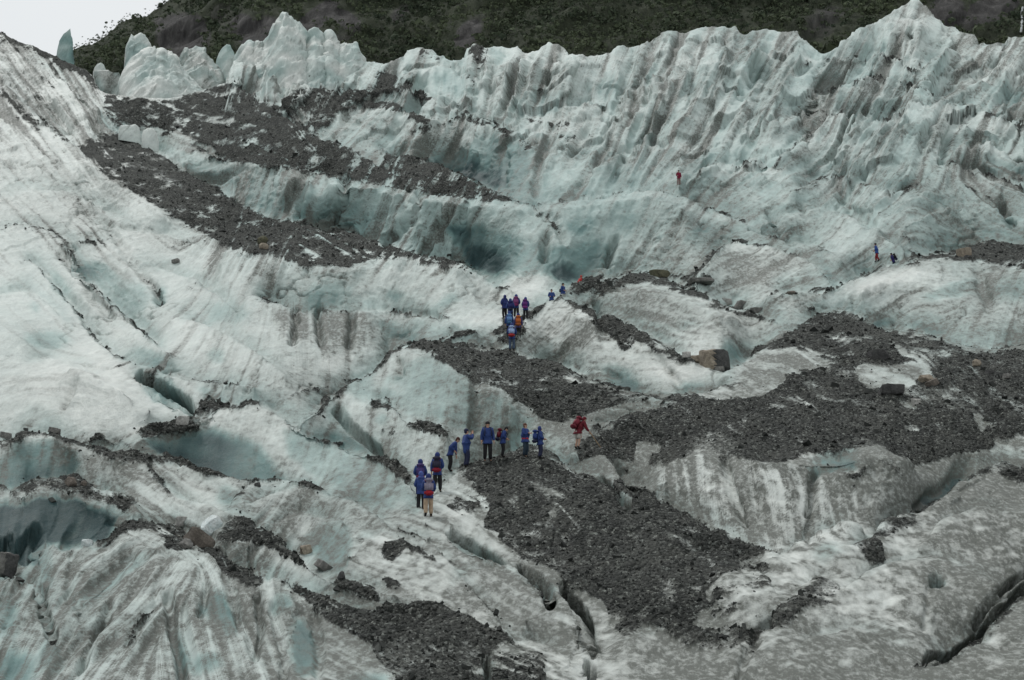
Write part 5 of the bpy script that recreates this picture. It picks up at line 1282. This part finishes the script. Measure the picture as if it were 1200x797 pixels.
    if hood:
        hm = cloth('hood_' + hood[0], hood[1])
        bm = bmesh.new(); ellipsoid(bm, Hd(-.028, .17), (.118, .112, .15), 12, 9, fr); ellipsoid(bm, Hd(-.06, .03), (.15, .11, .075), 10, 6, fr); bm_obj('hood', bm, hm, root)
    elif hat:
        bm = bmesh.new(); ellipsoid(bm, Hd(-.012, .21), (.105, .112, .092), 12, 8, fr); ellipsoid(bm, Hd(-.045, .15), (.095, .07, .085), 10, 7, fr); bm_obj('hat', bm, cloth('hat_' + hat[0], hat[1]), root)
    else:
        bm = bmesh.new(); ellipsoid(bm, Hd(-.02, .205), (.096, .105, .092), 12, 8, fr); ellipsoid(bm, Hd(-.055, .14), (.085, .055, .10), 10, 7, fr); bm_obj('hair', bm, cloth('hair_%d' % int(hair[0] * 1000), hair), root)
    if pack:
        nm, c1, c2, lab = pack
        pk = bpy.data.objects.new('backpack', None); COL.objects.link(pk)
        ctr = T(0, -.265, .27)
        Mw = Matrix.Translation(root.location) @ root.rotation_euler.to_matrix().to_4x4() @ Matrix.Scale(s, 4)
        pk.matrix_world = Mw @ Matrix.Translation(ctr) @ Matrix.Rotation(-b, 4, 'X') @ Matrix.Scale(1.16, 4)
        tag(pk, lab, 'backpack', 'backpacks worn by the hikers')
        def bag(name, c, sz, at_, mat):
            bm = bmesh.new(); bmesh.ops.create_cube(bm, size=1.0)
            bmesh.ops.bevel(bm, geom=bm.edges[:], offset=.22, segments=2, affect='EDGES')
            for x in bm.verts: x.co = Vector((x.co.x * sz[0], x.co.y * sz[1], x.co.z * sz[2])) + Vector(at_)
            o = bm_obj(name, bm, mat, pk); return o
        m1, m2 = cloth('pack_%s_a' % nm, c1), cloth('pack_%s_b' % nm, c2)
        bag('bag', c1, (.31, .20, .42), (0, 0, .02), m1)
        bag('lid', c1, (.29, .22, .12), (0, .0, .26), m1)
        bag('lower_pocket', c2, (.33, .22, .17), (0, -.02, -.20), m2)
        for sd in (-1, 1):
            skin_mesh('strap', [Vector((sd * .10, .10, .22)), Vector((sd * .12, .24, .27)), Vector((sd * .12, .40, .12)), Vector((sd * .13, .37, -.06)), Vector((sd * .13, .12, -.17))], [(0, 1), (1, 2), (2, 3), (3, 4)], [(.022, .012)] * 5, m2, pk, 0, 0)
    if pole:
        hnd = armj[1][3]
        ax = bpy.data.objects.new('ice_axe', None); COL.objects.link(ax)
        Mw = Matrix.Translation(root.location) @ root.rotation_euler.to_matrix().to_4x4() @ Matrix.Scale(s, 4)
        ax.matrix_world = Mw @ Matrix.Translation(hnd)
        tag(ax, 'long handled ice axe held by the bending person in red', 'ice axe')
        skin_mesh('handle', [(0, -.10, .12), (0, .28, -.32), (0, .62, -.72)], [(0, 1), (1, 2)], [.02, .018, .018], cloth('axe_wood', (.25, .18, .11)), ax, 0, 0)
        skin_mesh('head', [(-.16, .60, -.74), (0, .62, -.72), (.14, .62, -.70)], [(0, 1), (1, 2)], [.012, .03, .022], cloth('axe_steel', (.2, .2, .2)), ax, 1, 0)
    return root
DK = ('dark', BLACK); BH = ('blue', BLUE_J)
# nearest group, on the gravel dome
person(527, 553, 43, 95, 'person in blue jacket stooping to the right at the left end of the standing row', tc=BLACK, bend=32, arms=('down', 'bent'), hair=(.05, .02, .015), look=18)
person(546, 549, 46, 70, 'person in long blue coat holding both hands up to the face', tc=NAVY, arms=('face', 'face'), hat=('navy', NAVY), skirt=True)
person(571, 542, 47, 172, 'person in blue jacket and dark beanie facing the viewer, tallest in the standing row', tc=BLACK, arms=('hang', 'hang'), hat=DK, pack=('black', BLACK, NAVY, 'black backpack behind the person facing the viewer in the row'))
person(589, 537, 37, 85, 'person in blue jacket looking down with a maroon backpack, right of the tallest', tc=BLACK, bend=12, arms=('bent', 'bent'), hair=(.012, .012, .014), look=30, pack=('maroon', DRED, NAVY, 'maroon backpack on the person looking down in the row'))
person(616, 537, 40, 120, 'person in blue jacket with a red wrap round the waist', tc=TEALD, arms=('cross', 'cross'), hair=(.10, .045, .03), waist=('red', (.34, .02, .03)))
person(633, 538, 38, 75, 'person with blue hood up and blue pack at the right end of the row', tc=NAVY, arms=('bent', 'bent'), hood=('deep', (.022, .036, .135)), pack=('blue', BLUE_J, NAVY, 'small blue backpack on the hooded person at the row end'))
person(676, 528, 42, 58, 'person in red jacket and pale shorts bending over with an ice axe', jacket='red', jc=RED, tc=GREYT, bend=36, arms=('down', 'pole'), shorts=True, hat=('red', RED), look=10, pole=True, pack=('red', (.15, .022, .034), DRED, 'red backpack on the bending person in shorts'))
person(502, 606, 50, -4, 'person seen from behind in tan trousers, lowest of the climbing group', tc=TAN, arms=('bent', 'bent'), hood=('deep', (.022, .036, .135)), stride=.10, pack=('redgrey', (.22, .20, .26), (.30, .02, .03), 'grey and red backpack of the lowest climber in tan trousers'))
person(494, 598, 46, 4, 'hooded person in blue directly behind the tan trousered climber', tc=BLACK, arms=('bent', 'bent'), hood=('pale', (.06, .085, .26)), back=.8)
person(510, 578, 46, 8, 'person in blue carrying a dark pack, upper right in the climbing group', tc=BLACK, arms=('hang', 'bent'), hood=('deep', (.022, .036, .135)), stride=.12, pack=('dark', (.03, .028, .05), (.20, .015, .03), 'dark backpack with a red base on the upper right climber'))
person(494, 583, 46, 0, 'person in blue with a small pack, upper left of the climbing group', tc=NAVY, arms=('bent', 'bent'), hood=('deep', (.022, .036, .135)), back=1.2, pack=('violet', (.07, .05, .16), (.16, .02, .05), 'violet backpack with a red patch on the upper left climber'))
# middle group on the cut steps
person(600, 412, 33, 5, 'person in jeans with pale blue pack and red belt, lowest on the steps', tc=JEANS, arms=('bent', 'bent'), hood=('deep', (.022, .036, .135)), pack=('pale', (.30, .40, .62), (.32, .03, .03), 'pale blue and red backpack of the lowest person on the steps'))
person(607, 396, 30, 0, 'person wearing an orange pack halfway up the steps', tc=BLACK, jacket='orange', jc=(.05, .05, .14), hood=('deep', (.022, .036, .135)), back=1.0, pack=('orange', ORANGE, (.3, .09, .03), 'orange backpack halfway up the steps'))
person(598, 393, 30, 0, 'person wearing a bright blue pack beside the orange pack', tc=BLACK, hood=BH, back=1.0, pack=('bright', LBLUE, (.05, .13, .26), 'bright blue backpack beside the orange backpack'))
person(591, 374, 28, -30, 'dark blue person at the left of the cluster on the upper steps', tc=BLACK, jacket='navy', jc=(.02, .03, .12), arms=('hip', 'bent'), hood=('navy', (.02, .028, .11)))
person(598, 378, 29, 0, 'blue person in the middle of the cluster above the bright blue pack', tc=NAVY, arms=('bent', 'bent'), hood=BH, back=.6, pack=('navyb', (.025, .03, .12), NAVY, 'navy backpack in the middle of the cluster'))
person(605, 372, 28, 5, 'person with a magenta pack, highest head of the cluster', tc=BLACK, arms=('bent', 'bent'), hood=BH, back=.6, pack=('magenta', (.20, .06, .16), MAGENTA, 'dull magenta backpack highest in the cluster'))
person(615, 375, 27, 10, 'person with a purple pack at the right of the cluster', tc=BLACK, arms=('bent', 'bent'), hood=BH, back=.4, pack=('purple', PURPLE, (.16, .03, .17), 'purple backpack at the right of the cluster'))
person(647, 353, 24, 170, 'person in blue half hidden behind the tip of the ice pyramid', tc=NAVY, arms=('bent', 'bent'), hair=(.02, .014, .01), sink=.62, back=.8)
person(660, 347, 24, 120, 'person in blue half hidden on the crest, just below the one in red', tc=NAVY, arms=('bent', 'bent'), hat=DK, sink=.55, back=.8)
person(679, 331, 23, 60, 'person in bright red half hidden at the top of the gravel crest', jacket='bright_red', jc=(.36, .03, .03), tc=DRED, arms=('bent', 'bent'), hat=('redb', (.34, .05, .04)), sink=1.0, back=.8, bend=20)
# far hikers
person(1027, 307, 22, -80, 'person in blue jacket and red trousers walking left on the right ridge', jacket='bright_blue', jc=(.03, .07, .24), tc=(.20, .02, .025), bend=12, arms=('bent', 'bent'), hat=DK, stride=.15)
person(1047, 309, 20, -80, 'dark blue figure climbing behind the one in red trousers', jacket='indigo', jc=(.03, .025, .11), tc=NAVY, bend=22, arms=('bent', 'bent'), hat=DK, sink=.62, pack=('ink', BLACK, NAVY, 'black backpack on the dark blue figure on the right ridge'))
person(797, 218, 18, 170, 'lone person in dark red jacket high on the upper ice', jacket='dark_red', jc=(.16, .012, .035), tc=(.21, .13, .12), arms=('hang', 'bent'), hat=DK, stride=.06)
